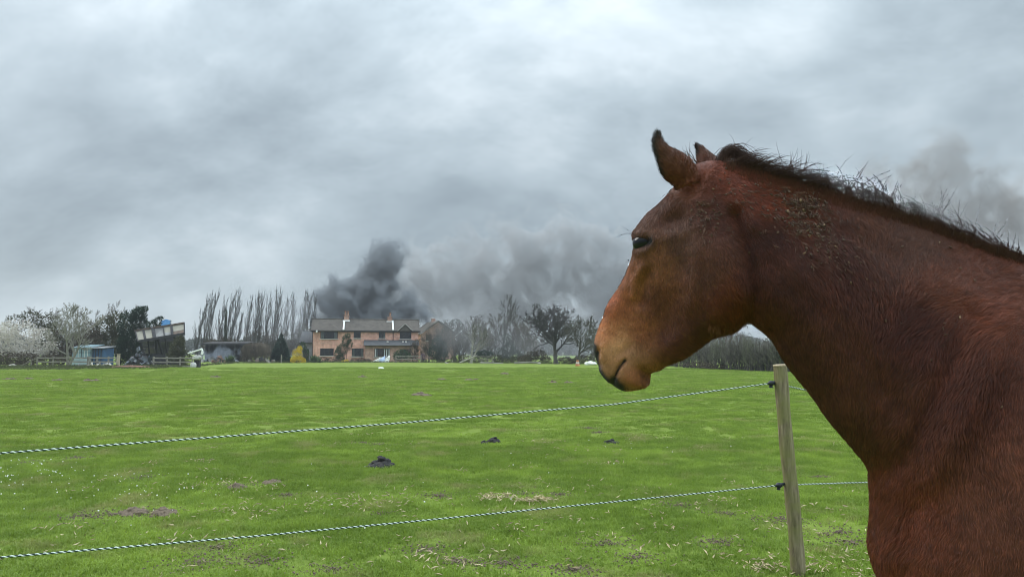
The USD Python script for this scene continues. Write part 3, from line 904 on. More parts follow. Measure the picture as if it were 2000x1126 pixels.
# short dark hair standing along the crest, between coat and mane
nb = 6000
s = hrng.random(nb) ** .9
c = np.array(CREST_PX[::-1], float)[4:]
q = np.r_[0, np.cumsum(np.linalg.norm(np.diff(c, axis=0), axis=1))]
q /= q[-1]
dn = hrng.random(nb) ** 1.6 * np.interp(s, [0, .1, .4, .6, 1], [14, 30, 24, 12, 5])
P, N, i = near_points(np.stack([np.interp(s, q, c[:, 0]), np.interp(s, q, c[:, 1]) + 3 + dn], 1) + hrng.normal(0, 2, (nb, 2)))
d0 = N * .55 + up * .9 + tb * hrng.normal(0.05, .25, (nb, 1)) + hrng.normal(0, .12, (nb, 3))
fr = strands_from(P - N * .001, d0, hrng.uniform(.010, .026, nb) * (1 - .5 * dn / 32), k=4, wob=4)
kc = np.clip(dn / 26, 0, 1)[:, None] + hrng.normal(0, .12, (nb, 1))
kc = np.clip(kc, 0, 1)
curves('crest_fringe', fr, np.array([.0008, .0008, .0006, .0002]), M_fur, horse, colors=np.array(srgb(66, 44, 36)) * (1 - kc) + np.array(srgb(92, 52, 38)) * kc, kind='stuff')
# forelock: wisps between the ears, and a few strands hanging in front of the near ear
S = []
P, N, _ = near_points([(1358, 318)])
g0 = P[0] + away * .05
S.append(strands_from(g0 + hrng.normal(0, .008, (34, 3)), np.tile(up * 1 - tb * .5, (34, 1)) + hrng.normal(0, .35, (34, 3)), hrng.uniform(.035, .075, 34), k=7, curl=hrng.normal(0, 9, (34, 3)), wob=3))
P, N, _ = near_points([(1316, 368)])
S.append(strands_from(P[0] + away * .03 + hrng.normal(0, .004, (9, 3)), np.tile(-up * 1 - tb * .75, (9, 1)) + hrng.normal(0, .14, (9, 3)), hrng.uniform(.025, .062, 9), k=7, wob=2))
S.append(strands_from(P[0] + away * .01 + hrng.normal(0, .003, (7, 3)), np.tile(-up * 1.1 - tb * .3, (7, 1)) + hrng.normal(0, .2, (7, 3)), hrng.uniform(.02, .045, 7), k=7, wob=2))
curves('forelock', np.concatenate(S, 0), np.array([1.0, 1.0, .95, .9, .8, .6, .3]) * .0009, M_mane, horse, kind='stuff')
# ear rims
for LL, dep in ((NEAR_EAR_L, base_d - .055), (NEAR_EAR_R[2:], base_d - .055), (FAR_EAR_L[1:], base_d + .05)):
    L = np.array(LL, float)
    s = hrng.random(340 if LL is NEAR_EAR_L else 110) * (len(L) - 1)
    i0 = np.minimum(s.astype(int), len(L) - 2)
    pe = L[i0] + (L[i0 + 1] - L[i0]) * (s - i0)[:, None]
    P0 = ray(pe[:, 0], pe[:, 1]) * dep + [0, 0, CAM_H]
    dr = -tb * hrng.uniform(.2, 1.0, (len(s), 1)) + up * hrng.uniform(-.2, .9, (len(s), 1)) + hrng.normal(0, .3, (len(s), 3))
    if LL is not NEAR_EAR_L and LL is not FAR_EAR_L[1:]:
        dr = -dr + up * 1.2
    curves('ear_fringe', strands_from(P0, dr, hrng.uniform(.003, .008, len(s)), k=4, wob=6), np.array([.0007, .0006, .0005, .0001]), M_mane, horse, kind='stuff')
# long hairs under the jaw, chin whiskers, lashes
P, N, _ = near_points(np.stack([hrng.uniform(1385, 1445, 90), np.interp(hrng.uniform(1385, 1445, 90), [1385, 1445], [658, 632])], 1))
jaw = strands_from(P, np.tile(-up + tb * .1, (90, 1)) + hrng.normal(0, .35, (90, 3)), hrng.uniform(.012, .034, 90), k=6, wob=6)
curves('jaw_hair', jaw, np.array([.0006, .0006, .0005, .0004, .0003, .0001]), M_fur, horse, colors=np.tile(srgb(120, 76, 48), (90, 1)) * hrng.uniform(.6, 1.3, (90, 1)), kind='stuff')
xs = np.r_[hrng.uniform(1212, 1262, 22), hrng.uniform(1172, 1195, 5)]
P, N, _ = near_points(np.stack([xs, np.interp(xs, [1170, 1195, 1210, 1262], [726, 748, 758, 757])], 1))
wh = strands_from(P, -up * 1.0 + N * .3 + hrng.normal(0, .35, (len(xs), 3)), hrng.uniform(.008, .024, len(xs)), k=6, curl=hrng.normal(0, 8, (len(xs), 3)))
curves('whiskers', wh, np.array([.0005, .0005, .0004, .0003, .0002, .0001]), M_mane, horse, kind='stuff')
P, N, _ = near_points([(1239, 458)] * 5 + [(1234, 505)] * 3)
br = strands_from(P, -tb + away * .2 + up * np.r_[.5, .3, .1, .7, .2, -.3, -.1, -.5][:, None], np.r_[.05, .04, .03, .045, .06, .03, .04, .03], k=7, curl=hrng.normal(0, 10, (8, 3)) - up * 6)
curves('brow_hair', br, np.array([1, .9, .8, .7, .6, .4, .2]) * .0005, M_mane, horse, kind='stuff')
# the eye and its lids
Pe, Ne, _ = near_points([(1251, 473)])
c = Pe[0] - Ne[0] * .0122
eye = trimesh.creation.icosphere(3, .0235)
_a = np.array([math.cos(TH + TURN), -math.sin(TH + TURN), .12])
_a /= np.linalg.norm(_a)
_v = np.array(eye.vertices)
eye = trimesh.Trimesh(_v + (_v @ _a)[:, None] * _a * .26, eye.faces, process=False)
eye.apply_translation(c)
part('eye', eye, M_eye, horse, smooth=True)


def lid(px, r, lift):
    p = np.array([c + (q - c) / np.linalg.norm(q - c) * (.0235 + lift) for q in near_points(px)[0]])
    rr = r * np.sin(np.linspace(.25, np.pi - .25, len(p)))
    return tube(p, rr, 8)


def arc(pts, n=14):
    from scipy.interpolate import PchipInterpolator
    a = np.array(pts, float)
    s = np.linspace(0, 1, len(a))
    return np.stack([PchipInterpolator(s, a[:, k])(np.linspace(0, 1, n)) for k in range(2)], 1)


part('eyelid', lid(arc([(1237, 469), (1242, 460.5), (1251, 457), (1263, 459.5), (1276, 469)]), .0030, .0010), M_lid, horse, smooth=True)
part('eyelid', lid(arc([(1239, 487), (1247, 489), (1257, 486.5), (1267, 480), (1275, 471)]), .0026, .0006), M_lid, horse, smooth=True)
# dried mud and straw caught in the coat
cl = [(1548, 388, 24, 9, 55), (1575, 403, 18, 10, 55), (1552, 425, 26, 16, 65), (1590, 448, 24, 16, 70), (1616, 480, 22, 20, 60), (1645, 510, 30, 18, 34), (1374, 420, 14, 12, 40), (1362, 404, 10, 8, 20), (1384, 452, 10, 12, 16), (1450, 385, 34, 20, 60), (1470, 440, 60, 40, 20), (1660, 540, 40, 30, 14),
      (1700, 570, 14, 10, 8), (1760, 610, 70, 60, 12), (1725, 988, 3, 3, 1), (1727, 1023, 3, 3, 1), (1752, 1010, 6, 3, 3), (1850, 560, 80, 60, 8), (1870, 640, 60, 80, 14)]
fl_m, fl_l = [], []
for x, y, sx, sy, m in cl:
    P, N, i = near_points(np.c_[hrng.normal(x, sx, m), hrng.normal(y, sy, m)])
    for p, nn, jj in zip(P, N, i):
        r = rock(hrng.uniform(.0012, .0046) * (0.7 if x < 1500 else 1), int(hrng.integers(99)), (1, hrng.uniform(.35, .8), .35), .5, 1)
        T = trimesh.geometry.align_vectors([0, 0, 1], nn + hrng.normal(0, .35, 3))
        r.apply_transform(trimesh.transformations.rotation_matrix(hrng.uniform(0, 6.3), [0, 0, 1]))
        r.apply_transform(T)
        r.apply_translation(p + nn * hrng.uniform(.002, .007))
        (fl_l if hrng.random() < .07 else fl_m).append(r)
M_mud = plain('dried_mud', srgb(80, 60, 46), rough=0.9, vary=.5, scale=120)
M_straw = plain('straw_flecks', srgb(122, 98, 72), rough=0.8, vary=.3, scale=90)
part('dried_mud', join(fl_m), M_mud, horse, kind='stuff')
part('straw_flecks', join(fl_l), M_straw, horse, kind='stuff')

# coat hair stuck together in muddy points
S, C = [], []
for x, y, sx, sy, m in [(a_, b_, c_, d_, e_ if a_ > 1500 else e_ // 3) for a_, b_, c_, d_, e_ in cl[:10]]:
    P, N, i = near_points(np.c_[hrng.normal(x, sx * 1.25, m), hrng.normal(y, sy * 1.25, m)])
    d = flow_at(horse_near[i], i)
    for p, nn, dd in zip(P, N, d):
        w = dd + np.cross(nn, dd) * hrng.normal(0, .7) + nn * hrng.uniform(.25, .7)
        S.append(strands_from(p + hrng.normal(0, .0022, (7, 3)), np.tile(w, (7, 1)) + hrng.normal(0, .10, (7, 3)), hrng.uniform(.009, .018, 7), k=4))
        C.append(np.tile(np.array(srgb(84, 58, 43)) * hrng.uniform(.4, 1.9), (7, 1)))
curves('muddy_hair', np.concatenate(S, 0), np.array([.0009, .0009, .0006, .0002]), M_fur, horse, colors=np.concatenate(C, 0), kind='stuff')
# ---------------------------------------------------------------- the field
def height(x, y):
    p = np.stack([np.asarray(x, float), np.asarray(y, float), 0 * np.asarray(x, float)], -1)
    return (meshkit.fbm(p * .9, 3, 21) - .5) * .055 + (meshkit.fbm(p * .12, 2, 22) - .5) * .10 * np.clip(np.asarray(y) / 20, 0, 1)


def on_ground(px, py):
    """Where the ray through a pixel meets the field."""
    p = pt(px, py, 10.0) - [0, 0, 1.5]
    k = -1.5 / p[2]
    q = p * k
    return np.array([q[0], q[1], float(height(q[0], q[1]))])


SOIL = [(320, 997, .17), (168, 1010, .30), (225, 1006, .25), (268, 1001, .24), (462, 946, .18), (532, 939, .16), (154, 893, .25), (56, 902, .22), (283, 932, .22), (427, 1071, .26), (838, 1074, .20), (897, 1097, .17), (988, 1097, .20), (1188, 1060, .25), (645, 1116, .22),
        (859, 969, .22), (1086, 967, .2), (1023, 965, .14), (560, 965, .15), (745, 1000, .1), (1250, 1090, .2), (1400, 1060, .22), (1330, 985, .18), (1640, 1040, .25), (1420, 1000, .16), (1600, 930, .16), (705, 865, .16), (740, 868, .22), (1150, 838, .3), (1170, 846, .25), (1530, 1010, .3), (1660, 1060, .3), (390, 1100, .3), (510, 1100, .25), (1120, 1110, .3)]
SOIL_AT = np.array([np.r_[on_ground(x, y)[:2], r] for x, y, r in SOIL])
gx = np.concatenate([-np.geomspace(900, 14, 46)[:-1], np.linspace(-14, 14, 240), np.geomspace(14, 900, 46)[1:]])
gy = np.concatenate([np.linspace(-60, 2, 12)[:-1], np.linspace(2, 22, 210), np.geomspace(22, 1800, 120)[1:]])
GX, GY = np.meshgrid(gx, gy, indexing='ij')
GZ = height(GX, GY)
ii, jj = np.meshgrid(np.arange(len(gx) - 1), np.arange(len(gy) - 1), indexing='ij')
a = (ii * len(gy) + jj).ravel()
quad = np.stack([a, a + len(gy), a + len(gy) + 1, a + 1], 1)
field_mesh = trimesh.Trimesh(np.stack([GX, GY, GZ], -1).reshape(-1, 3), np.vstack([quad[:, [0, 1, 2]], quad[:, [0, 2, 3]]]), process=False)
node('g', 'geometry')
node('n1', 'noise_texture', {'vector': 'g.position'}, scale=.09, detail=4, roughness=.6)
node('n2', 'noise_texture', {'vector': 'g.position'}, scale=.9, detail=5, roughness=.65)
node('n3', 'noise_texture', {'vector': 'g.position'}, scale=16, detail=4, roughness=.7)
node('s1', 'math', {'value1': 'n1.fac'}, math_type='multiply', value2=.45)
node('s2', 'math', {'value1': 'n2.fac', 'value3': 's1.value'}, math_type='multiply_add', value2=.35)
node('s3', 'math', {'value1': 'n3.fac', 'value3': 's2.value'}, math_type='multiply_add', value2=.20)
node('r', 'rgb_ramp', {'fac': 's3.value'}, ramp=[(.34, (.100, .142, .024)), (.48, (.152, .212, .036)), (.60, (.188, .244, .048)), (.70, (.23, .248, .072))])
node('mpos', 'mapping', {'vector': 'g.position'}, scale=(1, .30, 1))
node('n4', 'noise_texture', {'vector': 'mpos.vector'}, scale=1.6, detail=5, roughness=.7)
node('dk', 'map_range', {'value': 'n4.fac'}, from_min=.62, from_max=.75, to_min=0, to_max=.6, clamp=True)
node('mx', 'mix', {'color1': 'r.color', 'fac': 'dk.result'}, color2=(.085, .105, .028))
node('b', 'bump', {'height': 'n3.fac'}, strength=.6, distance=.05)
node('p', 'principled_bsdf', {'base_color': 'mx.color', 'normal': 'b.normal'}, roughness=.9, specular_ior_level=.1)
M_field = flush('pasture', surface='p.BSDF')
part('ground', field_mesh, M_field, smooth=True, kind='structure')


def blade_patch(seed, size, n, hmin, hmax, wid):
    g = np.random.default_rng(seed)
    p = np.c_[g.uniform(-size / 2, size / 2, (n, 2)), np.full(n, -.004)]
    tuft = meshkit.fbm(np.c_[p[:, :2] * 14, np.full(n, seed)], 2, seed)
    h = (hmin + (hmax - hmin) * tuft) * g.uniform(.55, 1.25, n)
    th = g.uniform(0, 2 * np.pi, n)
    lean = g.uniform(.15, 1.05, n)
    d = np.c_[np.cos(th), np.sin(th), np.zeros(n)]
    w = np.c_[-np.sin(th), np.cos(th), np.zeros(n)] * (wid * g.uniform(.6, 1.3, n))[:, None]
    m = p + d * (h * lean * .35)[:, None] + np.c_[np.zeros((n, 2)), h * .62]
    t = p + d * (h * lean * 1.0)[:, None] + np.c_[np.zeros((n, 2)), h * (1.02 - .35 * lean)]
    v = np.stack([p - w, p + w, m - w * .8, m + w * .8, t], 1).reshape(-1, 3)
    i = np.arange(n)[:, None] * 5
    return trimesh.Trimesh(v, np.vstack([i + [0, 1, 3], i + [0, 3, 2], i + [2, 3, 4]]), process=False)


node('g', 'geometry')
node('o', 'object_info')
node('n', 'noise_texture', {'vector': 'g.position'}, scale=.5, detail=5, roughness=.6)
node('n0', 'noise_texture', {'vector': 'g.position'}, scale=2.6, detail=3)
node('k', 'math', {'value1': 'g.random_per_island'}, math_type='multiply_add', value2=.44, value3=-.005)
node('k2', 'math', {'value1': 'n.fac', 'value3': 'k.value'}, math_type='multiply_add', value2=.36)
node('k3', 'math', {'value1': 'n0.fac', 'value3': 'k2.value'}, math_type='multiply_add', value2=.26)
node('r', 'rgb_ramp', {'fac': 'k3.value'}, ramp=[(.28, (.150, .225, .030)), (.46, (.345, .465, .072)), (.60, (.46, .565, .115)), (.70, (.52, .55, .18)), (.78, (.60, .53, .29))])
node('n5', 'noise_texture', {'vector': 'g.position'}, scale=1.1, detail=4, roughness=.65)
node('dry', 'map_range', {'value': 'n5.fac'}, from_min=.54, from_max=.68, to_min=0, to_max=.5, clamp=True)
node('mx', 'mix', {'color1': 'r.color', 'fac': 'dry.result'}, color2=(.36, .30, .15))
node('p', 'principled_bsdf', {'base_color': 'mx.color'}, roughness=.55, specular_ior_level=.25)
node('t', 'translucent_bsdf', {'color': 'mx.color'})
node('m', 'mix_closure', {'closure1': 'p.BSDF', 'closure2': 't.BSDF'}, fac=.46)
M_grass = flush('grass_blades', surface='m.closure')
grass = UsdGeom.PointInstancer.Define(stage, '/World/grass')
tag(grass, 'short green pasture grass over the whole field', 'grass', kind='stuff')
protos = []
NV = 8
for k in range(NV):
    protos.append(part('tuft', blade_patch(100 + k, .46, 410, .014, .066, .0036), M_grass, grass).GetPath())
for k in range(4):
    protos.append(part('far_tuft', blade_patch(200 + k, 1.5, 620, .025, .075, .012), M_grass, grass).GetPath())
pos, idx, scl, rot = [], [], [], []
grng = np.random.default_rng(31)


def scatter(y0, y1, cell, kinds, thin):
    ys = np.arange(y0, y1, cell)
    for y in ys:
        half = .74 * y + 1.2
        xs = np.arange(-half, half, cell)
        n = len(xs)
        X, Y = xs + grng.uniform(-.5, .5, n) * cell, y + grng.uniform(-.5, .5, n) * cell
        keep = grng.random(n) < thin(Y)
        d = np.min(np.hypot(X[:, None] - SOIL_AT[None, :, 0], Y[:, None] - SOIL_AT[None, :, 1]) / (SOIL_AT[None, :, 2] + .06), 1)
        keep &= (d > .75) | (grng.random(n) < .55)
        tuftiness = meshkit.fbm(np.c_[X * .7, Y * .7, 0 * X], 3, 41)
        z = height(X, Y)
        s = (.55 + 1.0 * tuftiness) * grng.uniform(.85, 1.15, n) * np.clip(.10 + .6 * d, .28, 1)
        for i in np.nonzero(keep)[0]:
            pos.append((X[i], Y[i], z[i]))
            idx.append(int(grng.choice(kinds)))
            scl.append((1, 1, s[i]))
            a = grng.uniform(0, 2 * np.pi)
            rot.append((math.cos(a / 2), 0, 0, math.sin(a / 2)))


scatter(3.6, 13, .25, range(NV), lambda y: np.ones_like(y))
scatter(13, 26, .40, range(NV), lambda y: np.ones_like(y))
scatter(26, 75, 1.0, range(NV, NV + 4), lambda y: np.clip(1.15 - (y - 26) / 60, .1, 1))
grass.CreatePrototypesRel().SetTargets(protos)
grass.CreatePositionsAttr(Vt.Vec3fArray.FromNumpy(np.array(pos, np.float32)))
grass.CreateProtoIndicesAttr(Vt.IntArray.FromNumpy(np.array(idx, np.int32)))
grass.CreateScalesAttr(Vt.Vec3fArray.FromNumpy(np.array(scl, np.float32)))
grass.CreateOrientationsAttr(Vt.QuathArray([Gf.Quath(*map(float, r)) for r in rot]))

# soil, dung, dead grass and daisies
M_soil = plain('wet_soil', (.165, .124, .086), rough=.95, vary=.5, scale=30, bump=.5, bump_scale=90)
M_dung = plain('dark_dung', (.013, .011, .010), rough=.7, vary=.5, scale=40, bump=.4, bump_scale=80)
M_dead = plain('dead_grass', (.50, .40, .25), rough=.85, vary=.45, scale=6)
M_white = plain('daisy_petals', (.75, .75, .70), rough=.7, vary=.1)
srng = np.random.default_rng(51)
clods = []
for x, y, r in SOIL_AT:
    for _ in range(int(60 + 620 * r)):
        a, q = srng.uniform(0, 2 * np.pi), r * abs(srng.normal(0, .62))
        cx, cy = x + q * math.cos(a) * 1.25, y + q * math.sin(a)
        c = rock(srng.uniform(.003, .009), int(srng.integers(99)), (1.2, 1, .7), .5, 0 if srng.random() < .6 else 1)
        c.apply_translation((cx, cy, height(cx, cy) + srng.uniform(-.002, .018)))
        clods.append(c)
part('bare_soil', join(clods), M_soil, label='scattered crumbs of bare brown soil poached into the grass', cat='soil', kind='stuff')


def heap(name, label, cat, px, py, w, h, mat, n, seed, group=None):
    g = np.random.default_rng(seed)
    base = on_ground(px, py)
    lumps = []
    for _ in range(n):
        r = math.sqrt(g.random())
        a = g.uniform(0, 2 * np.pi)
        z = h * (1 - r) ** 1.1 * g.uniform(.4, 1.0)
        c = rock(g.uniform(.022, .046) * (w / .3) ** .4, int(g.integers(99)), (1.1, 1, .8), .45, 2)
        c.apply_translation((math.cos(a) * r * w / 2, math.sin(a) * r * w / 2, z))
        lumps.append(c)
    core = rock(1, seed, (w * .42, w * .4, h * .6), .4, 2)
    m = fuse([core] + lumps)
    m = max(m.split(only_watertight=False), key=lambda x: len(x.faces))
    m.apply_translation(base)
    return part(name, m, mat, smooth=50, label=label, cat=cat, group=group)


heap('dung_heap', 'largest dark brown dung heap on the grass between the two ropes', 'dung heap', 745, 910, .36, .15, M_dung, 70, 1)
heap('dung_heap', 'small black peaked dung heap right of the largest heap', 'dung heap', 964, 866, .21, .15, M_dung, 30, 2)
heap('dung_heap', 'low black dung lump just left of the small peaked heap', 'dung heap', 945, 867, .14, .065, M_dung, 12, 3)
heap('dung_heap', 'flat black dung pile nearest the fence post, under the horse chin', 'dung heap', 1195, 865, .26, .085, M_dung, 24, 4)
heap('molehill', 'brown crumbly molehill between the ropes at the left', 'molehill', 320, 1004, .22, .075, M_soil, 40, 5)
heap('molehill', 'small brown molehill left of centre, behind the lower rope', 'molehill', 462, 952, .18, .045, M_soil, 26, 6)
heap('molehill', 'little brown molehill just right of another, above the lower rope', 'molehill', 532, 942, .16, .04, M_soil, 20, 7)
heap('molehill', 'low spread molehill of dark soil furthest left above the lower rope', 'molehill', 262, 1003, .24, .05, M_soil, 34, 8)
MOLE = ('small dark molehill in the far field before the white drum', 'faint molehill in the far field before the brick house front door', 'wide flat molehill in mid field, nearest of the distant ones', 'dark molehill straight below the rounded evergreen by the second house', 'left one of two close molehills below the slender pale tree', 'smallest molehill, right of two close ones below the pale tree', 'right one of two molehills nearest the horse muzzle', 'left one of two molehills nearest the horse muzzle', 'leftmost far molehill, before the white blossom', 'second far molehill from the left, before the white blossom', 'third far molehill from the left, before the fallen rail', 'fourth far molehill, left of a twin before the greenhouse', 'fifth far molehill, right of its twin before the greenhouse', 'farthest molehill, below the tallest bare tree')
for px, py, w, i in ((420, 738, .8, 0), (708, 737, .7, 1), (820, 774, .8, 2), (862, 741, .6, 3), (915, 742, .6, 4), (930, 741, .4, 5), (1110, 748, .7, 6), (1080, 747, .5, 7), (20, 742, .7, 8), (56, 741, .5, 9), (112, 744, .6, 10), (172, 744, .5, 11), (186, 744, .5, 12), (985, 731, .7, 13)):
    heap('far_molehill', MOLE[i], 'molehill', px, py, w, .14, M_soil, 14, 20 + i, group='far molehills dotted over the field')
# dead stalks lying in pale patches
q = []
STRAW = [(967, 976, .18, 130), (1034, 983, .12, 70), (1062, 981, .11, 70), (395, 903, .14, 26), (420, 946, .35, 60), (440, 1000, .5, 50), (520, 1003, .4, 44), (905, 922, .1, 14), (1197, 905, .1, 18), (1500, 1118, .14, 60), (1590, 1108, .3, 60), (1660, 1110, .4, 60), (760, 985, .5, 50), (700, 975, .4, 40), (1050, 945, .6, 30), (1150, 960, .3, 20),
         (1060, 865, .4, 24), (1280, 858, .5, 24), (1130, 880, .4, 20), (640, 990, .4, 26), (930, 1100, .9, 50), (1420, 985, .4, 18), (1440, 1090, .3, 20), (300, 960, .7, 20), (1300, 1000, .9, 30), (200, 1060, .9, 30)]
for x, y, r, n in STRAW:
    c = on_ground(x, y)
    p = c[:2] + srng.normal(0, r * .5, (n, 2)) * [1.3, 1]
    q.append(np.c_[p, height(p[:, 0], p[:, 1]) + srng.uniform(.02, .055, n)])
for _ in range(90):
    c = on_ground(srng.uniform(0, 1700), srng.uniform(850, 1126))
    n = int(srng.integers(4, 14))
    p = c[:2] + srng.normal(0, .12, (n, 2))
    q.append(np.c_[p, height(p[:, 0], p[:, 1]) + srng.uniform(.015, .05, n)])
q = np.vstack(q)
th = srng.uniform(0, 2 * np.pi, len(q))
dead = leaves(srng, q, .050, dirs=np.c_[np.cos(th), np.sin(th), srng.normal(0, .15, len(q))], aspect=.2)
part('dead_grass', dead, M_dead, label='pale dead stalks and leaves lying in patches on the grass', cat='dead grass', kind='stuff')
q = []
for x, y, r, n in ((40, 912, .7, 34), (75, 935, .8, 30), (20, 960, .8, 20), (150, 990, .8, 20), (250, 940, .7, 16), (320, 965, .5, 14), (620, 935, 1.0, 6), (1100, 900, 1.2, 9), (1250, 880, 1.0, 7), (800, 1000, 1.0, 6)):
    c = on_ground(x, y)
    p = c[:2] + srng.normal(0, r * .5, (n, 2)) * [1.4, 1]
    q.append(np.c_[p, height(p[:, 0], p[:, 1]) + srng.uniform(.035, .06, n)])
q = np.vstack(q)
part('daisies', join([trimesh.creation.icosphere(0, float(srng.uniform(.004, .009))).apply_translation(p) for p in q]), M_white, label='tiny white daisies sprinkled in the near grass', cat='daisies', kind='stuff')

# ---------------------------------------------------------------- post and rope fence
node('g', 'texture_coordinate')
node('mp', 'mapping', {'vector': 'g.object'}, scale=(1, 1, .09))
node('n', 'noise_texture', {'vector': 'mp.vector'}, scale=55, detail=6, roughness=.65)
node('n2', 'noise_texture', {'vector': 'g.object'}, scale=7, detail=5, roughness=.6)
node('r', 'rgb_ramp', {'fac': 'n.fac'}, ramp=[(.3, (.065, .052, .032)), (.5, (.18, .148, .09)), (.7, (.31, .26, .17))])
node('gr', 'map_range', {'value': 'n2.fac'}, from_min=.42, from_max=.62, to_min=0, to_max=.75, clamp=True)
node('mx', 'mix', {'color1': 'r.color', 'fac': 'gr.result'}, color2=(.17, .165, .06))
node('b', 'bump', {'height': 'n.fac'}, strength=.8, distance=.006)
node('p', 'principled_bsdf', {'base_color': 'mx.color', 'normal': 'b.normal'}, roughness=.85, specular_ior_level=.2)
M_post = flush('weathered_post', surface='p.BSDF')
M_cut = plain('sawn_end', (.46, .36, .24), rough=.85, vary=.3, scale=30)
M_black = plain('black_plastic', (.010, .012, .016), rough=.35, vary=.2)
M_rope_w = plain('white_rope', (.62, .68, .62), rough=.6, vary=.12, scale=60)
M_rope_g = plain('dark_green_rope', (.012, .035, .024), rough=.6, vary=.3, scale=60)
FY = 1.5 * 1444.4 / 417 * .997
foot, head = pt(1560, 1108, FY), pt(1523, 714, FY - .02)
foot[2] = height(foot[0], foot[1]) - .03
post = thing('fence_post', 'weathered round timber fence post carrying the ropes beside the horse', 'fence post', foot)
n = 22
zz = np.linspace(0, 1, n)
pl = np.array([(head - foot) * z for z in zz]) + np.c_[.004 * np.sin(zz * 7), .004 * np.cos(zz * 5), 0 * zz]
rr = .049 - .003 * zz + .0018 * np.sin(zz * 23)
pm = tube(pl, rr, 18)
v = np.array(pm.vertices)
v[:, :2] += ((meshkit.fbm(v * [30, 30, 5], 3, 3) - .5) * .010)[:, None]
part('shaft', trimesh.Trimesh(v, pm.faces, process=False), M_post, post, smooth=40)
cap = trimesh.creation.cylinder(.0455, .008, sections=18)
cap.apply_transform(trimesh.transformations.euler_matrix(.03, -.06, 0))
cap.apply_translation(head - foot + [0, 0, .005])
part('sawn_top', cap, M_cut, post)


def insulator(px, py):
    p = pt(px, py, FY - .03)
    o = p - foot
    ins = trimesh.creation.icosphere(2, .019)
    ins.apply_scale((1.15, 1, 1))
    body = fuse([ins, tube([(-.026, 0, -.004), (.02, 0, .003)], [.008, .016], 10), tube([(.0, 0, .004), (.06, .015, .012)], .008, 8), tube([(-.002, 0, -.03), (0, 0, .0)], [.013, .010], 10)])
    body.apply_translation(o)
    part('insulator', body, M_black, post, smooth=40)
    return p


top_i, low_i = insulator(1506, 748), insulator(1521, 947)


def rope(name, label, pts, group=None):
    """Two strands, white and dark green, laid round one another."""
    P = np.asarray(pts, float)
    seg = np.linalg.norm(np.diff(P, axis=0), axis=1)
    q = np.r_[0, np.cumsum(seg)]
    pitch, rs, ro = .033, .0031, .0026
    n = int(q[-1] / pitch * 12)
    s = np.linspace(0, q[-1], n)
    c = np.stack([np.interp(s, q, P[:, k]) for k in range(3)], 1)
    from scipy.ndimage import gaussian_filter1d
    c = gaussian_filter1d(c, 10, axis=0, mode='nearest')
    t = np.gradient(c, axis=0)
    t /= np.linalg.norm(t, axis=1, keepdims=True)
    a = np.cross(t, [0, 0, 1.0])
    a /= np.linalg.norm(a, axis=1, keepdims=True)
    b = np.cross(t, a)
    r = thing(name, label, 'rope', c[0], group=group)
    for nm, ph, mt in (('white_strand', 0, M_rope_w), ('dark_strand', np.pi, M_rope_g)):
        ang = s / pitch * 2 * np.pi + ph
        part(nm, tube(c - c[0] + ro * (np.cos(ang)[:, None] * a + np.sin(ang)[:, None] * b), rs, 6), mt, r, smooth=True)
    return r


YL = 3.52
tl, ll = pt(-420, 929, YL * .80), pt(-420, 1143, YL * .80)
rope('fence_rope', 'upper white and dark green twisted electric fence rope, running left from the post', [tl, pt(4, 884, YL), pt(500, 847, 4.05), pt(800, 824, 4.38), pt(1200, 789, 4.84), top_i, pt(1540, 754, FY + .06), pt(1580, 763, FY + .2), pt(2100, 880, FY + 1.6)])
rope('fence_rope', 'lower white and dark green twisted electric fence rope, crossing the near grass', [ll, pt(4, 1087, YL), pt(500, 1046, 4.05), pt(800, 1018, 4.38), pt(1200, 979, 4.84), low_i, pt(1560, 945.5, FY + .05), pt(1700, 941, FY + .3), pt(2100, 930, FY + 1.3)])
# ---------------------------------------------------------------- houses
def brick(name, c1, c2, mortar):
    node('g', 'texture_coordinate')
    node('s', 'separate_xyz', {'vector': 'g.object'})
    node('xy', 'math', {'value1': 's.x', 'value2': 's.y'}, math_type='add')
    node('v', 'combine_xyz', {'x': 'xy.value', 'y': 's.z'})
    node('br', 'brick_texture', {'vector': 'v.vector'}, scale=1.0, brick_width=.225, row_height=.075, mortar_size=.010, color1=c1, color2=c2, mortar=mortar)
    node('n', 'noise_texture', {'vector': 'g.object'}, scale=1.1, detail=8, roughness=.75)
    node('k', 'math', {'value1': 'n.fac'}, math_type='multiply_add', value2=2.2, value3=-.10)
    node('c', 'vector_math', {'vector1': 'br.color', 'scale': 'k.value'}, math_type='scale')
    node('b', 'bump', {'height': 'br.fac'}, strength=.4, distance=.01, invert=True)
    node('p', 'principled_bsdf', {'base_color': 'c.vector', 'normal': 'b.normal'}, roughness=.9, specular_ior_level=.15)
    return flush(name, surface='p.BSDF')


def tiles(name, c1, c2):
    node('g', 'texture_coordinate')
    node('w', 'wave_texture', {'vector': 'g.object'}, scale=1.6, bands_direction='z', distortion=.3, profile='saw')
    node('n', 'noise_texture', {'vector': 'g.object'}, scale=1.4, detail=7, roughness=.7)
    node('a', 'math', {'value1': 'w.fac', 'value3': 'n.fac'}, math_type='multiply_add', value2=.22)
    node('r', 'rgb_ramp', {'fac': 'a.value'}, ramp=[(.35, c1), (.8, c2)])
    node('b', 'bump', {'height': 'w.fac'}, strength=.6, distance=.03)
    node('p', 'principled_bsdf', {'base_color': 'r.color', 'normal': 'b.normal'}, roughness=.85, specular_ior_level=.2)
    return flush(name, surface='p.BSDF')


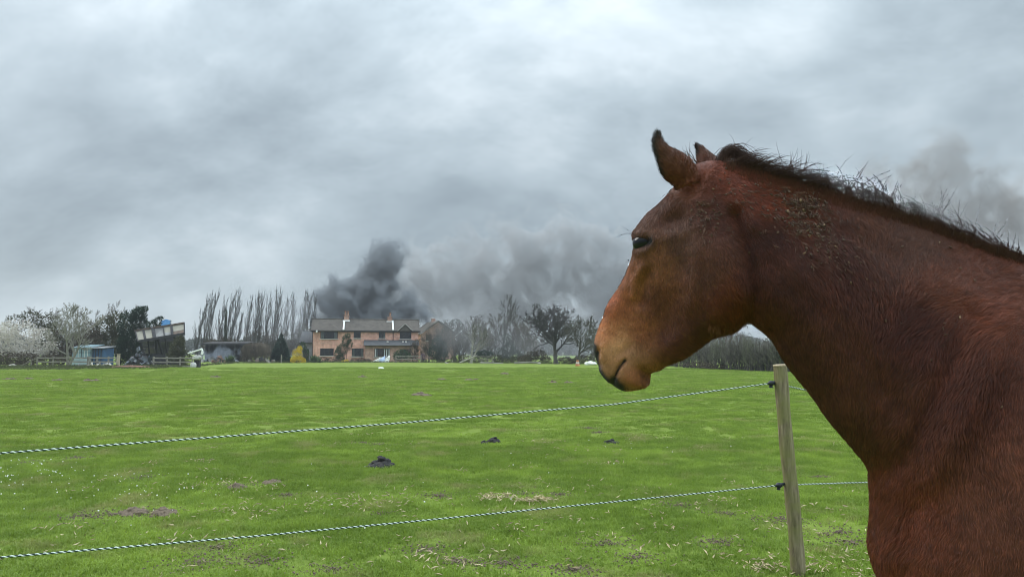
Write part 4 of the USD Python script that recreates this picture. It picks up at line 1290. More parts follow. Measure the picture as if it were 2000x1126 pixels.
M_brick = brick('orange_brick', (.60, .275, .190), (.49, .21, .145), (.52, .42, .35))
M_brick2 = brick('pale_brick', (.40, .21, .15), (.31, .155, .115), (.38, .32, .27))
M_brick3 = brick('dull_brick', (.27, .145, .105), (.21, .11, .08), (.25, .21, .18))
M_tile = tiles('brown_tiles', (.060, .052, .046), (.125, .108, .092))
M_slate = tiles('grey_slate', (.050, .052, .056), (.10, .102, .108))
M_wpaint = plain('white_paint', (.74, .74, .71), rough=.6, vary=.12)
M_sill = plain('pale_stone', (.50, .47, .42), rough=.8, vary=.2)
M_frame = plain('dark_frame', (.028, .022, .020), rough=.5, vary=.3)
M_curtain = plain('curtain', (.66, .66, .64), rough=.9, vary=.25, scale=4)
M_room = plain('dark_room', (.030, .030, .033), rough=.9, vary=.3)
M_pot = plain('clay_pot', (.27, .15, .10), rough=.85, vary=.4)
M_lead = plain('lead_grey', (.20, .21, .22), rough=.6, vary=.2)
node('f', 'fresnel', IOR=1.5)
node('t', 'transparent_bsdf', color=(.75, .78, .78))
node('gl', 'glossy_bsdf', color=(.9, .9, .9), roughness=.03)
node('m', 'mix_closure', {'closure1': 't.BSDF', 'closure2': 'gl.BSDF', 'fac': 'f.fac'})
M_glass = flush('window_glass', surface='m.closure')

YAW = 11.0
HC, HS = math.cos(math.radians(YAW)), math.sin(math.radians(YAW))
H0 = pt(610, 705, 122.5)
H0[2] = 0.0


def loc(px, py, back=0.0):
    """(along, up) on the house front (or a plane this far behind it) where a pixel lands."""
    d = pt(px, py, 100.0) - [0, 0, 1.5]
    n = np.array([-HS, HC])
    k = ((H0[:2] + n * back) @ n) / (d[:2] @ n)
    p = d * k
    return np.array([(p[:2] - H0[:2]) @ [HC, HS], p[2] + 1.5])


def rect(x0, y0, x1, y1, back=0.0):
    a, b = loc(x0, y1, back), loc(x1, y0, back)
    return a[0], a[1], b[0], b[1]


def wall_with_holes(rc, holes, thick, y, mat, parent, name='wall'):
    a = shapely.box(*rc)
    for h in holes:
        a = a - shapely.box(*h)
    m = join([trimesh.creation.extrude_polygon(g, thick, engine='earcut') for g in getattr(a, 'geoms', [a])])
    m.apply_transform(trimesh.transformations.rotation_matrix(math.pi / 2, [1, 0, 0]))   # (x, up) plane, running from y=0 to -thick
    m.apply_translation((0, y + thick, 0))
    return part(name, m, mat, parent)


def window(parent, h, y, mullions=1, transom=False, curtains=(1, 1), sill=True, bars=0):
    """Frame, pane, curtains, sill in an opening h = (x0, z0, x1, z1) of a wall whose face is at y."""
    x0, z0, x1, z1 = h
    w = .07
    fr = [box((x1 - x0, .06, w), ((x0 + x1) / 2, y + .10, z0 + w / 2)), box((x1 - x0, .06, w), ((x0 + x1) / 2, y + .10, z1 - w / 2))]
    fr += [box((w, .058, z1 - z0 - 2 * w), (x, y + .10, (z0 + z1) / 2)) for x in (x0 + w / 2, x1 - w / 2)]
    for k in range(mullions):
        x = x0 + (x1 - x0) * (k + 1) / (mullions + 1)
        fr.append(box((w * .8, .056, z1 - z0 - 2 * w), (x, y + .10, (z0 + z1) / 2)))
    if transom:
        fr.append(box((x1 - x0 - 2 * w, .054, w * .8), ((x0 + x1) / 2, y + .10, z1 - .38)))
    f = part('window', join(fr), M_frame, parent)
    part('pane', box((x1 - x0 - w, .008, z1 - z0 - w), ((x0 + x1) / 2, y + .118, (z0 + z1) / 2)), M_glass, f)
    for s, on in zip((0, 1), curtains):
        if on:
            cw = (x1 - x0) * .19
            xs = np.linspace(0, cw, 13)
            xs = x0 + w + xs if s == 0 else x1 - w - cw + xs
            yy = y + .22 + .03 * np.sin(np.arange(13) * 2.2)
            v = np.vstack([np.c_[xs, yy, np.full(13, z0 + .05)], np.c_[xs, yy, np.full(13, z1 - .05)], np.c_[xs, yy + .02, np.full(13, z0 + .05)], np.c_[xs, yy + .02, np.full(13, z1 - .05)]])
            i = np.arange(12)
            q = np.vstack([np.stack([i, i + 1, i + 14, i + 13], 1), np.stack([i + 26, i + 39, i + 40, i + 27], 1)])
            part('curtain', trimesh.Trimesh(v, np.vstack([q[:, [0, 1, 2]], q[:, [0, 2, 3]]]), process=False), M_curtain, f)
    if sill:
        part('sill', box((x1 - x0 + .24, .16, .11), ((x0 + x1) / 2, y - .03, z0 - .058)), M_sill, f)
    return f


def slab(pts, t):
    """A flat plate of thickness t under the polygon pts (wound anticlockwise from above)."""
    p = np.asarray(pts, float)
    n = np.cross(p[1] - p[0], p[2] - p[0])
    n /= np.linalg.norm(n)
    m = manifold3d.Manifold.hull_points(np.vstack([p, p - n * t]))
    g = m.to_mesh()
    return trimesh.Trimesh(np.array(g.vert_properties[:, :3]), np.array(g.tri_verts), process=False)


house = thing('brick_house', 'long orange brick house with brown roof and two white-based chimneys', 'house', H0, YAW)
xr, ze = loc(817, 648.5)
xl = 0.0
ze = float(loc(700, 644.6)[1])
zr = float(loc(700, 624.5, 3.6)[1])
DEP = 7.2
win_up = [rect(625.5, 646.2, 660, 661), rect(690.6, 647.5, 704.8, 660), rect(739.6, 647.5, 752.6, 660.2), rect(781, 646.7, 803.5, 661.5)]
win_low = [rect(625, 680, 652, 694), rect(687, 680, 710, 695.5)]
win_up = [(a, b, c, min(d, ze - .12)) for a, b, c, d in win_up]
wall_with_holes((xl, 0, xr, ze), win_up + win_low, .30, 0, M_brick, house)
for s, x in ((0, xl + .15), (1, xr - .15)):                           # gable ends
    prof = shapely.Polygon([(.302, 0), (DEP, 0), (DEP, ze), (DEP / 2, zr - .12), (.302, ze)])
    m = trimesh.creation.extrude_polygon(prof, .30, engine='earcut')
    T = np.eye(4)
    T[:3, :3] = np.array([[0, 0, 1], [1, 0, 0], [0, 1, 0]]).T @ np.eye(3)
    T[:3, 0], T[:3, 1], T[:3, 2] = (0, 1, 0), (0, 0, 1), (1, 0, 0)
    m.apply_transform(T)
    m.apply_translation((x - .15, 0, 0))
    part('gable_wall', m, M_brick, house)
part('wall', box((xr - xl - .62, .30, ze), ((xl + xr) / 2, DEP - .15, ze / 2)), M_brick, house, label='rear wall')
part('rooms', box((xr - xl - .7, .1, ze - .1), ((xl + xr) / 2, 2.2, ze / 2)), M_room, house)
o, e = .35, .22
rx0, rx1 = xl - o, xr + o
zed = ze - e * (zr - ze) / (DEP / 2)
roof = part('roof', join([slab([(rx0, -e, zed + .1), (rx1, -e, zed + .1), (rx1, DEP / 2, zr + .1), (rx0, DEP / 2, zr + .1)], .14), slab([(rx1, DEP + e, zed + .1), (rx0, DEP + e, zed + .1), (rx0, DEP / 2 + .004, zr + .1), (rx1, DEP / 2 + .004, zr + .1)], .14)]), M_tile, house)
part('ridge_tiles', tube([(rx0, DEP / 2, zr + .12), (rx1, DEP / 2, zr + .12)], .11, 8), M_tile, roof)
part('gutter', tube([(rx0, -e - .06, zed + .02), (rx1, -e - .06, zed + .02)], .065, 8), M_frame, roof)
part('fascia', box((rx1 - rx0, .03, .20), ((rx0 + rx1) / 2, -e + .012, zed - .09)), M_frame, roof)
# hipped and gabled bay roofs standing off the main slope
ax, az = loc(645, 631)
b0, b1 = loc(625, 646)[0], loc(665.5, 646)[0]
sl = (zr - ze) / (DEP / 2)
yb = -.75
apex = np.array([ax, (az - zed) / sl - .9, az + .10])
v = np.array([(b0, yb, zed + .06), (b1, yb, zed + .06), apex, (b0, .75, zed + .06 + .8 * sl * .35), (b1, .75, zed + .06 + .8 * sl * .35), (b0, .8, ze - .2), (b1, .8, ze - .2), (b0, yb, zed - .05), (b1, yb, zed - .05)])
m = manifold3d.Manifold.hull_points(v).to_mesh()
part('bay_roof', trimesh.Trimesh(np.array(m.vert_properties[:, :3]), np.array(m.tri_verts), process=False), M_tile, roof, label='hipped bay roof over the left window')
ax, az = loc(791, 632.3)
b0, b1 = loc(776, 647)[0], loc(806.5, 647)[0]
yg = -.42
gab = shapely.Polygon([(b0 + .25, zed + .02), (b1 - .25, zed + .02), (ax, az - .12)])
m = trimesh.creation.extrude_polygon(gab, .8, engine='earcut')
m.apply_transform(trimesh.transformations.rotation_matrix(math.pi / 2, [1, 0, 0]))
m.apply_translation((0, yg + .8, 0))
part('gablet', m, M_tile, roof, label='small tile-hung gable over the right window')
yk = (az - zed) / sl
part('gablet_roof', join([slab([(b0, yg - .1, zed + .04), (ax, yg - .1, az), (ax, yk, az), (b0, .2, zed + .04)][::-1], .08), slab([(ax, yg - .1, az), (b1, yg - .1, zed + .04), (b1, .2, zed + .04), (ax, yk, az)][::-1], .08)]), M_tile, roof)
part('white_verge', join([beam((b0, yg - .13, zed + .03), (ax, yg - .13, az + .01), .05, .09), beam((ax, yg - .13, az + .01), (b1, yg - .13, zed + .03), .05, .09)]), M_sill, roof)
# party wall strips and chimneys
for cx0, cx1, sx0, sx1, btop, bbot, cy, pots, lab in ((669.6, 683.6, 670, 673.2, 625, 631.5, 616.5, (674.8, 679.6), 'left chimney'), (755, 767.8, 765.6, 769, 627, 632, 619.5, (762.0,), 'right chimney')):
    u0, u1 = loc(cx0, 630, 3.0)[0], loc(cx1, 630, 3.0)[0]
    zb, zt, zc = loc(cx0, bbot, 2.8)[1], loc(cx0, btop, 3.0)[1], loc(cx0, cy, 3.3)[1]
    ch = part('chimney', box((u1 - u0 - .35, 1.0, zc - zb + .4), ((u0 + u1) / 2, DEP / 2 - .1, (zc + zb) / 2 - .2)), M_brick2, house, label=lab)
    part('white_base', box((u1 - u0, 1.35, zt - zb + .5), ((u0 + u1) / 2, DEP / 2 - .1, (zt + zb) / 2 - .22)), M_wpaint, ch)
    part('cap', box((u1 - u0 - .15, 1.15, .12), ((u0 + u1) / 2, DEP / 2 - .1, zc + .055)), M_brick2, ch)
    for pxx in pots:
        x = loc(pxx, 620, 3.4)[0]
        prof = [(.0, 0), (.17, 0), (.14, .35), (.15, .62), (.19, .66), (.19, .74), (.12, .74), (.0, .70)]
        pot = trimesh.creation.revolve(np.array(prof), sections=12)
        pot.apply_translation((x, DEP / 2 - .1, zc + .116))
        part('pot', pot, M_pot, ch, smooth=40)
    s0, s1 = loc(sx0, 640, 1.5)[0], loc(sx1, 640, 1.5)[0]
    part('white_parapet', slab([(s0, -e - .02, zed + .24), (s1, -e - .02, zed + .24), (s1, DEP / 2 - .6, zr - .05), (s0, DEP / 2 - .6, zr - .05)], .22), M_wpaint, roof)
for h, mu, cu in zip(win_up, (2, 1, 1, 2), ((1, 1), (0, 0), (0, 1), (0, 0))):
    window(house, h, 0, mu, curtains=cu)
for h, mu, cu in zip(win_low, (2, 1), ((0, 0), (1, 1))):
    window(house, h, 0, mu, curtains=cu)
part('drainpipe', tube([(loc(768, 650)[0], -.08, ze - .3), (loc(768, 665)[0], -.08, .1)], .05, 8), M_frame, house)
part('drainpipe', tube([(loc(610.5, 650)[0], -.08, ze - .3), (loc(610.5, 700)[0], -.08, .1)], .05, 8), M_frame, house)
part('security_lamp', box((.25, .2, .3), (loc(619, 645)[0], -e - .25, zed - .1)), M_wpaint, house)
part('alarm_box', box((.35, .15, .25), (loc(602, 0)[0] * 0 + loc(760, 650)[0] - 1.0, -.08, ze - .5)), M_frame, house)
# low front extension with its lean-to roof
FW = 2.6
f0, f1 = loc(713, 690, -FW)[0], loc(816, 690, -FW)[0]
zt, zb = loc(760, 663.5, 0)[1], loc(760, 673.5, -FW)[1]
wn = [rect(731, 680, 762, 697, -FW), rect(780, 681, 802, 696, -FW)]
wall_with_holes((f0, 0, f1, zb - .02), wn, .28, -FW, M_brick2, house, 'extension_wall')
for x in (f0 + .14, f1 - .14):
    part('extension_side', box((.28, FW - .284, zb - .05), (x, -FW / 2 + .14, (zb - .05) / 2)), M_brick2, house)
er = part('extension_roof', slab([(f0 - .25, -FW - .3, zb - .02), (f1 + .25, -FW - .3, zb - .02), (f1 + .25, -.012, zt), (f0 - .25, -.012, zt)], .12), M_slate, house)
part('gutter', tube([(f0 - .25, -FW - .36, zb - .08), (f1 + .25, -FW - .36, zb - .08)], .055, 8), M_frame, er)
for px in (757, 787, 793):
    q = loc(px, 668, -1.4)
    part('vent', box((.3, .3, .25), (q[0], -1.4, (zt + zb) / 2 + .12)), M_sill, er)
window(house, wn[0], -FW, 3, curtains=(1, 1))
window(house, wn[1], -FW, 1, curtains=(0, 0))
for k in (.06, .66, .78, .94):
    part('door_post', box((.09, .05, wn[0][3] - wn[0][1] - .2), (wn[0][0] + (wn[0][2] - wn[0][0]) * k, -FW + .075, (wn[0][1] + wn[0][3]) / 2)), M_wpaint, house)
# grey annexe at the left end, and the second house behind on the right
an = thing('grey_annexe', 'low grey outbuilding with slate roof against the left end of the brick house', 'outbuilding', pt(588, 705, 126) * [1, 1, 0], YAW)
aw, ah = 2.0, 3.3
part('wall', box((aw, 5, ah), (aw / 2 - .1, 2.5, ah / 2)), M_lead, an)
part('roof', slab([(-.4, -.4, ah - .1), (aw, -.4, ah - .1), (aw, 3.2, ah + 1.9), (-.2, 3.2, ah + 1.9)], .15), M_slate, an)
part('door', box((.9, .08, 2.0), (.8, -.045, 1.0)), M_frame, an)
hb = pt(822, 700, 152)
hb[2] = 0
h2 = thing('gable_house', 'pale brick gable end of a second house behind the bare trees', 'house', hb, 20)
W2 = 7.2
zz2, zt2 = pt(830, 652, 152)[2], pt(853, 628, 152)[2]
prof = shapely.Polygon([(0, 0), (W2, 0), (W2, zz2), (W2 / 2, zt2), (0, zz2)]) - shapely.box(1.0, zz2 - 1.4, 2.2, zz2 - .1)
m = trimesh.creation.extrude_polygon(prof, .3, engine='earcut')
m.apply_transform(trimesh.transformations.rotation_matrix(math.pi / 2, [1, 0, 0]))
m.apply_translation((0, .3, 0))
part('gable_wall', m, M_brick3, h2)
window(h2, (1.0, zz2 - 1.4, 2.2, zz2 - .1), 0, 1, curtains=(0, 0))
part('wall', join([box((.3, 9, zz2), (x, 4.802, zz2 / 2)) for x in (.15, W2 - .15)]), M_brick, h2)
part('rooms', box((W2 - .7, .1, zz2), (W2 / 2, 1.5, zz2 / 2)), M_room, h2)
part('roof', join([slab([(-.35, -.3, zz2 - .1), (W2 / 2, -.3, zt2 + .18), (W2 / 2, 9.6, zt2 + .18), (-.35, 9.6, zz2 - .1)][::-1], .14), slab([(W2 / 2 + .004, -.3, zt2 + .18), (W2 + .35, -.3, zz2 - .1), (W2 + .35, 9.6, zz2 - .1), (W2 / 2 + .004, 9.6, zt2 + .18)][::-1], .14)]), M_tile, h2)
part('chimney', box((.7, .7, 1.0), (W2 / 2, 4.2, zt2 + .4)), M_brick2, h2)
# ---------------------------------------------------------------- trees, hedges and shrubs
B_grey = bark('grey_bark', (.050, .046, .040), (.105, .096, .082))
B_hedge = bark('hedge_bark', (.095, .086, .070), (.18, .165, .135))
B_hedge2 = bark('mossy_hedge_bark', (.095, .095, .060), (.17, .168, .115))
B_pale = bark('pale_lichen_bark', (.19, .18, .15), (.33, .31, .26))
B_dark = bark('dark_bark', (.036, .033, .030), (.075, .068, .060))
B_brown = bark('brown_twigs', (.058, .046, .034), (.115, .092, .066))
B_pop = bark('poplar_bark', (.042, .040, .037), (.088, .083, .076))
B_olive = bark('olive_bark', (.066, .064, .044), (.125, .118, .084))
L_ivy = foliage('ivy', (.018, .030, .012), (.055, .075, .030))
L_con = foliage('conifer_green', (.014, .034, .018), (.042, .080, .038))
L_spr = foliage('spruce_green', (.016, .038, .026), (.045, .085, .052))
L_laur = foliage('laurel_green', (.020, .045, .016), (.070, .125, .042))
L_blo = foliage('white_blossom', (.50, .46, .41), (.90, .87, .84), scale=3)
L_yel = foliage('yellow_flower', (.55, .40, .015), (.80, .62, .03), scale=3)
L_brn = foliage('brown_leaf', (.055, .042, .028), (.115, .090, .056))
L_olv = foliage('olive_leaf', (.050, .052, .022), (.115, .110, .050))
L_yuc = foliage('yucca_leaf', (.050, .080, .030), (.16, .21, .085))
L_pur = foliage('purple_leaf', (.060, .035, .075), (.13, .08, .15))


def base(px, Y):
    p = pt(px, 700, Y)
    p[2] = 0
    return p


def size(py, Y):
    return pt(1000, py, Y)[2]


def leafy(name, label, cat, px, Y, lobes, n, sz, mat, stem=None, group=None, seed=1, dirs=None, aspect=.5, bk=B_brown):
    """A shrub: lobes given as (px, py, rx px, ry px) of the photograph at distance Y."""
    g = np.random.default_rng(seed)
    o = base(px, Y)
    k = Y / 1444.4
    L = []
    for x, y, rx, ry in lobes:
        c = pt(x, y, Y) - o
        L.append((c[0], g.normal(0, rx * k * .3), c[2], rx * k, rx * k * .8, ry * k))
    p, d = clump_points(g, n, L)
    t = thing(name, label, cat, o, group=group)
    part('crown', leaves(g, p, sz, dirs=None if dirs is None else d * dirs[0] + np.array([0, 0, dirs[1]]), aspect=aspect), mat, t)
    zt = max(l[2] for l in L)
    if stem is None:
        stem = .05
    ns = 6
    st = np.c_[g.normal(0, .25, (ns, 2)), np.full(ns, -.05)]
    cl = np.array(L)[g.integers(0, len(L), ns)]
    P = grow(g, st, cl[:, :3] - st, np.maximum(np.linalg.norm(cl[:, :3] - st, axis=1), .3), k=4, wob=.1, trop=(0, 0, 0))
    part('stems', tubes(P, np.linspace(1, .4, 4)[None] * stem * np.ones((ns, 1)), 4), bk, t)
    return t


# --- left: blossom, hawthorn, lichened tree, conifers
leafy('blossom_shrub', 'wide shrub covered in white blossom at the far left edge', 'blossom tree', 45, 84, [(10, 668, 30, 34), (48, 660, 32, 36), (80, 668, 26, 30), (25, 645, 22, 20), (-20, 665, 30, 34), (98, 682, 14, 18), (60, 690, 40, 14)], 5200, .22, L_blo, seed=2)
leafy('bramble_bank', 'dark leafless bramble bank under the white blossom shrub', 'bush', 40, 82.5, [(10, 700, 34, 14), (60, 700, 36, 13), (100, 702, 26, 12), (-30, 700, 30, 14)], 2600, .25, L_brn, seed=3)
leafy('thorn_tree', 'brown-green thorn tree rising behind the white blossom', 'tree', 70, 88, [(35, 632, 24, 18), (62, 624, 22, 20), (88, 628, 20, 20), (90, 655, 24, 30), (115, 665, 22, 34)], 2400, .24, L_olv, seed=4)
for i, (px, Y, h, lean, lab) in enumerate(((66, 89, 590, .05, 'bare twiggy tree poking out above the thorn tree'), (98, 91, 600, .0, 'bare brown tree between the thorn tree and the lichened tree'))):
    plant_tree('thin_tree', lab, 'tree', base(px, Y), bare_tree(40 + i, size(h, Y) * .82, .10, trop=(.02, 0, .10), levels=((9, .25, 1, .6, .5), (7, .25, 1, .6, .5), (6, .2, 1, .6, .5))), (B_dark, B_dark, B_brown))
plant_tree('lichen_tree', 'pale lichen-covered bare tree forking low beside the blue greenhouse', 'tree', base(135, 80), bare_tree(5, size(586, 80) * .74, .16, lean=(.22, 0), stems=2, fork=.30, trop=(.02, 0, .10), rmin=.018, wob=.16,
           levels=((9, .22, 1, .75, .62), (7, .25, 1, .65, .52), (6, .2, 1, .65, .5), (3, .2, 1, .6, .5))), (B_pale, B_pale, B_pale))
leafy('brown_bush', 'dense brown leafless bush behind the lichened tree', 'bush', 120, 86, [(112, 668, 26, 30), (150, 672, 30, 28), (186, 668, 26, 32), (130, 690, 40, 16), (170, 645, 20, 20)], 3600, .26, L_brn, seed=6)
for i, (px, py, Y, lab) in enumerate(((212, 580, 92, 'tall reddish bare tree above the ivy-clad trees, left of the conifer'), (235, 592, 93, 'bare tree with a thin top just left of the dark conifer'), (176, 606, 94, 'low bare tree behind the right side of the lichened tree'))):
    plant_tree('bare_tree', lab, 'tree', base(px, Y), bare_tree(50 + i, size(py, Y) * .86, .14, trop=(.02, 0, .14), levels=((10, .3, 1, .6, .4), (7, .25, 1, .6, .5), (6, .2, 1, .6, .5))), (B_brown, B_brown, B_brown))
leafy('ivy_tree', 'olive-brown tree wrapped in ivy left of the conifer', 'tree', 212, 87, [(206, 640, 22, 26), (226, 632, 22, 26), (210, 670, 26, 30), (236, 664, 18, 34), (196, 668, 16, 26)], 3400, .24, L_olv, seed=7)
leafy('cypress', 'dark green cypress leaning right beside the burnt-out barn frame', 'conifer', 262, 86, [(256, 640, 20, 34), (270, 630, 16, 30), (276, 612, 13, 14), (283, 604, 7, 7), (262, 672, 24, 30), (248, 686, 18, 22), (282, 640, 10, 26), (240, 700, 16, 12)], 6200, .28, L_con, dirs=(1, .8), aspect=.35, seed=8)
leafy('cypress', 'small dark conifer tip leaning over the top of the tilted barn wall', 'conifer', 306, 92, [(300, 640, 10, 16), (308, 628, 8, 10), (315, 621, 6, 4), (296, 655, 12, 16)], 1100, .26, L_con, dirs=(1, .6), aspect=.35, seed=9)
leafy('bramble', 'brown-green bramble clump in front of the leaning barn posts', 'bush', 352, 79, [(350, 680, 15, 20), (342, 695, 14, 16), (362, 698, 13, 16), (352, 665, 10, 12)], 2600, .16, L_olv, seed=10)
# --- poplars bent by the wind
POP = [(382, 584, 0), (394, 577, 1), (405, 576, 2), (424, 588, 3), (437, 579, 4), (446, 574, 5), (458, 606, 6), (478, 586, 7), (489, 577, 8), (499, 578, 9), (516, 582, 10), (528, 570, 11), (538, 578, 12), (553, 584, 13), (566, 583, 14), (584, 577, 15), (594, 579, 16), (604, 584, 17)]
ORD = 'first second third fourth fifth sixth seventh eighth ninth tenth eleventh twelfth thirteenth fourteenth fifteenth sixteenth seventeenth eighteenth'.split()
for px, py, i in POP:
    Y = 133 + (i % 3) * 3
    h = size(py, Y) * (1.02 if i != 6 else .95)
    g = bare_tree(70 + i, h * .95, .11, trunk=.97, lean=(.03, 0), trop=(.030 if i < 7 else .016, 0, .34), levels=((22, .05, .97, .30, .36), (8, .1, 1, .30, .42), (6, .1, 1, .32, .5)), rmin=.009, wob=.03)
    plant_tree('poplar', f'{ORD[i]} poplar from the left in the bare windswept row behind the burnt shed', 'poplar', base(px, Y), g, (B_pop, B_pop, B_pop))
leafy('ivy', 'dark ivy column climbing a poplar inside the windswept row', 'ivy', 441, 131, [(441, 640, 3, 26), (441, 615, 2.5, 14), (440, 665, 4, 16)], 900, .25, L_ivy, seed=11)
leafy('scrub', 'dark scrub along the feet of the bare poplars', 'bush', 540, 131, [(548, 668, 36, 22), (590, 672, 28, 24), (500, 664, 30, 18), (430, 672, 40, 16), (590, 650, 16, 22)], 3800, .30, L_brn, seed=12)
# --- garden of the house
g9 = np.random.default_rng(90)


def spruce(name, label, px, Y, top, bottom, halfw, n, mat, seed):
    g = np.random.default_rng(seed)
    o = base(px, Y)
    z1, z0 = size(top, Y), max(size(bottom, Y), .05)
    w = halfw * Y / 1444.4
    u = 1 - np.sqrt(g.random(n))
    tier = np.round(u * 13) / 13 + g.normal(0, .012, n)
    u = np.clip(.55 * u + .45 * tier, 0, 1)
    a = g.uniform(0, 2 * np.pi, n)
    r = w * (1 - u) ** .85 * g.uniform(.35, 1.0, n) ** .5 * (.8 + .4 * meshkit.noise(np.c_[np.cos(a) * 2, np.sin(a) * 2, u * 9], seed))
    p = np.c_[r * np.cos(a), r * np.sin(a), z0 + (z1 - z0) * u - r * .18]
    d = np.c_[np.cos(a), np.sin(a), np.full(n, -.25)]
    t = thing(name, label, 'conifer', o)
    part('crown', leaves(g, p, .34, dirs=d, aspect=.38), mat, t)
    part('trunk', tube([(0, 0, -.05), (0, 0, z1 * .6), (0, 0, z1 * .97)], [.12, .07, .015], 6), B_dark, t)
    return t


spruce('spruce', 'dark green spruce standing left of the yellow forsythia', 548, 112, 651, 712, 24, 5200, L_spr, 13)
leafy('forsythia', 'bright yellow flowering forsythia bush left of the brick house', 'bush', 582, 110, [(582, 704, 14, 9), (581, 692, 10, 12), (586, 682, 6, 8), (574, 703, 6, 8), (593, 704, 5, 6)], 2600, .14, L_yel, dirs=(.6, 1), aspect=.4, seed=14)
leafy('dark_shrub', 'small dark evergreen behind the top of the yellow forsythia', 'bush', 594, 116, [(592, 676, 7, 9), (598, 690, 6, 14)], 700, .18, L_laur, seed=15)
# weeping tree with a brown umbrella crown
o = base(500, 111)
t = thing('weeping_tree', 'brown weeping umbrella-shaped tree left of the spruce', 'tree', o)
part('trunk', tube([(0, 0, -.05), (.03, 0, 1.3), (0, 0, size(674, 111))], [.13, .10, .08], 8), B_dark, t)
gw = np.random.default_rng(16)
nw = 900
st = np.tile([0, 0, size(675, 111)], (nw, 1)) + gw.normal(0, .1, (nw, 3))
a = gw.uniform(0, 2 * np.pi, nw)
P = [st]
R = gw.uniform(.3, 1, nw) ** .6 * 2.25
for k in range(1, 6):
    f = k / 5
    P.append(st + np.c_[np.cos(a) * R * np.sin(f * 1.5), np.sin(a) * R * np.sin(f * 1.5), .55 * np.sin(f * 2.0) - f ** 2.4 * gw.uniform(1.4, 2.9, nw) + 0 * f] + gw.normal(0, .04, (nw, 3)))
P = np.stack(P, 1)
P[..., 2] = np.maximum(P[..., 2], .15)
part('twigs', tubes(P, np.linspace(.03, .014, 6)[None] * np.ones((nw, 1)), 3), B_brown, t)


def yucca(name, label, px, Y, h, n, seed, mat=L_yuc, spread=1.0, cat='plant'):
    g = np.random.default_rng(seed)
    o = base(px, Y)
    a = g.uniform(0, 2 * np.pi, n)
    e = g.uniform(.15, 1.4, n)
    L = h * g.uniform(.6, 1.05, n)
    d = np.c_[np.cos(a) * np.cos(e) * spread, np.sin(a) * np.cos(e) * spread, np.sin(e)]
    st = np.c_[g.normal(0, .12 * h, (n, 2)), np.full(n, .02)]
    w = np.c_[-np.sin(a), np.cos(a), 0 * a] * .045 * h
    m, tp = st + d * (L * .55)[:, None], st + d * L[:, None] - np.c_[0 * a, 0 * a, .25 * L * np.cos(e)]
    tp[:, 2] = np.maximum(tp[:, 2], .03)
    v = np.stack([st - w * .5, st + w * .5, m + w, m - w, tp], 1).reshape(-1, 3)
    i = np.arange(n)[:, None] * 5
    t = thing(name, label, cat, o)
    part('leaves', trimesh.Trimesh(v, np.vstack([i + [0, 1, 2], i + [0, 2, 3], i + [3, 2, 4]]), process=False), mat, t)
    part('stem', tube([(0, 0, -.05), (0, 0, .25 * h)], [.08 * h, .05 * h], 6), B_brown, t)
    return t


yucca('spiky_plant', 'green spiky yucca clump beside the reddish brick rubble', 450, 108, 1.5, 170, 17)
yucca('spiky_plant', 'pale spiky yucca between the forsythia and the brick house', 614, 112, 1.5, 150, 18)
yucca('spiky_plant', 'small spiky plant at the foot of the yucca by the house corner', 624, 111, 1.0, 90, 19)
leafy('ivy_arch', 'tall green climber growing up the front of the brick house', 'climber', 672, 119.5, [(676, 665, 9, 12), (682, 672, 7, 12), (667, 682, 12, 12), (660, 690, 8, 12), (679, 655, 6, 5), (664, 700, 9, 8)], 2600, .20, L_laur, seed=20)
leafy('rhododendron', 'round dark green bush in front of the right end of the house', 'bush', 785, 116, [(785, 692, 17, 10), (776, 697, 10, 8), (797, 697, 10, 8)], 1700, .17, L_laur, seed=21)
leafy('garden_shrub', 'brown twiggy shrub at the right corner of the brick house', 'bush', 808, 117, [(808, 684, 9, 18), (815, 672, 8, 12), (818, 692, 10, 12)], 1400, .18, L_brn, seed=22)
leafy('purple_shrub', 'small purple-leaved shrub right of the garden rail fence', 'bush', 826, 115, [(826, 697, 6, 7), (828, 704, 6, 5)], 500, .13, L_pur, seed=23)
leafy('low_shrub', 'low brown shrubs below the left ground floor window', 'bush', 640, 117, [(630, 702, 10, 6), (645, 703, 12, 5), (660, 705, 9, 4)], 900, .16, L_brn, seed=24)
leafy('low_shrub', 'low brown shrubs below the middle ground floor window', 'bush', 700, 117, [(692, 704, 9, 4), (706, 703, 9, 5), (718, 704, 8, 4)], 800, .16, L_brn, seed=25)
leafy('yellow_flowers', 'low clump of yellow-green flowers before the house climber', 'flowers', 677, 113, [(677, 705, 6, 3.2), (671, 706, 4, 2.5)], 420, .13, L_yel, seed=26)
leafy('holly', 'dark green rounded evergreen right of the purple shrub', 'bush', 856, 114, [(854, 672, 12, 18), (862, 680, 13, 16), (850, 688, 15, 16), (864, 694, 13, 14)], 3000, .22, L_con, seed=27)
leafy('twig_screen', 'tangle of brown twigs hiding the wall of the second house', 'bush', 862, 116, [(836, 672, 14, 24), (862, 652, 18, 22), (884, 665, 16, 32), (900, 648, 16, 24), (846, 646, 14, 16), (872, 632, 12, 8)], 5200, .20, L_brn, aspect=.22, seed=41)
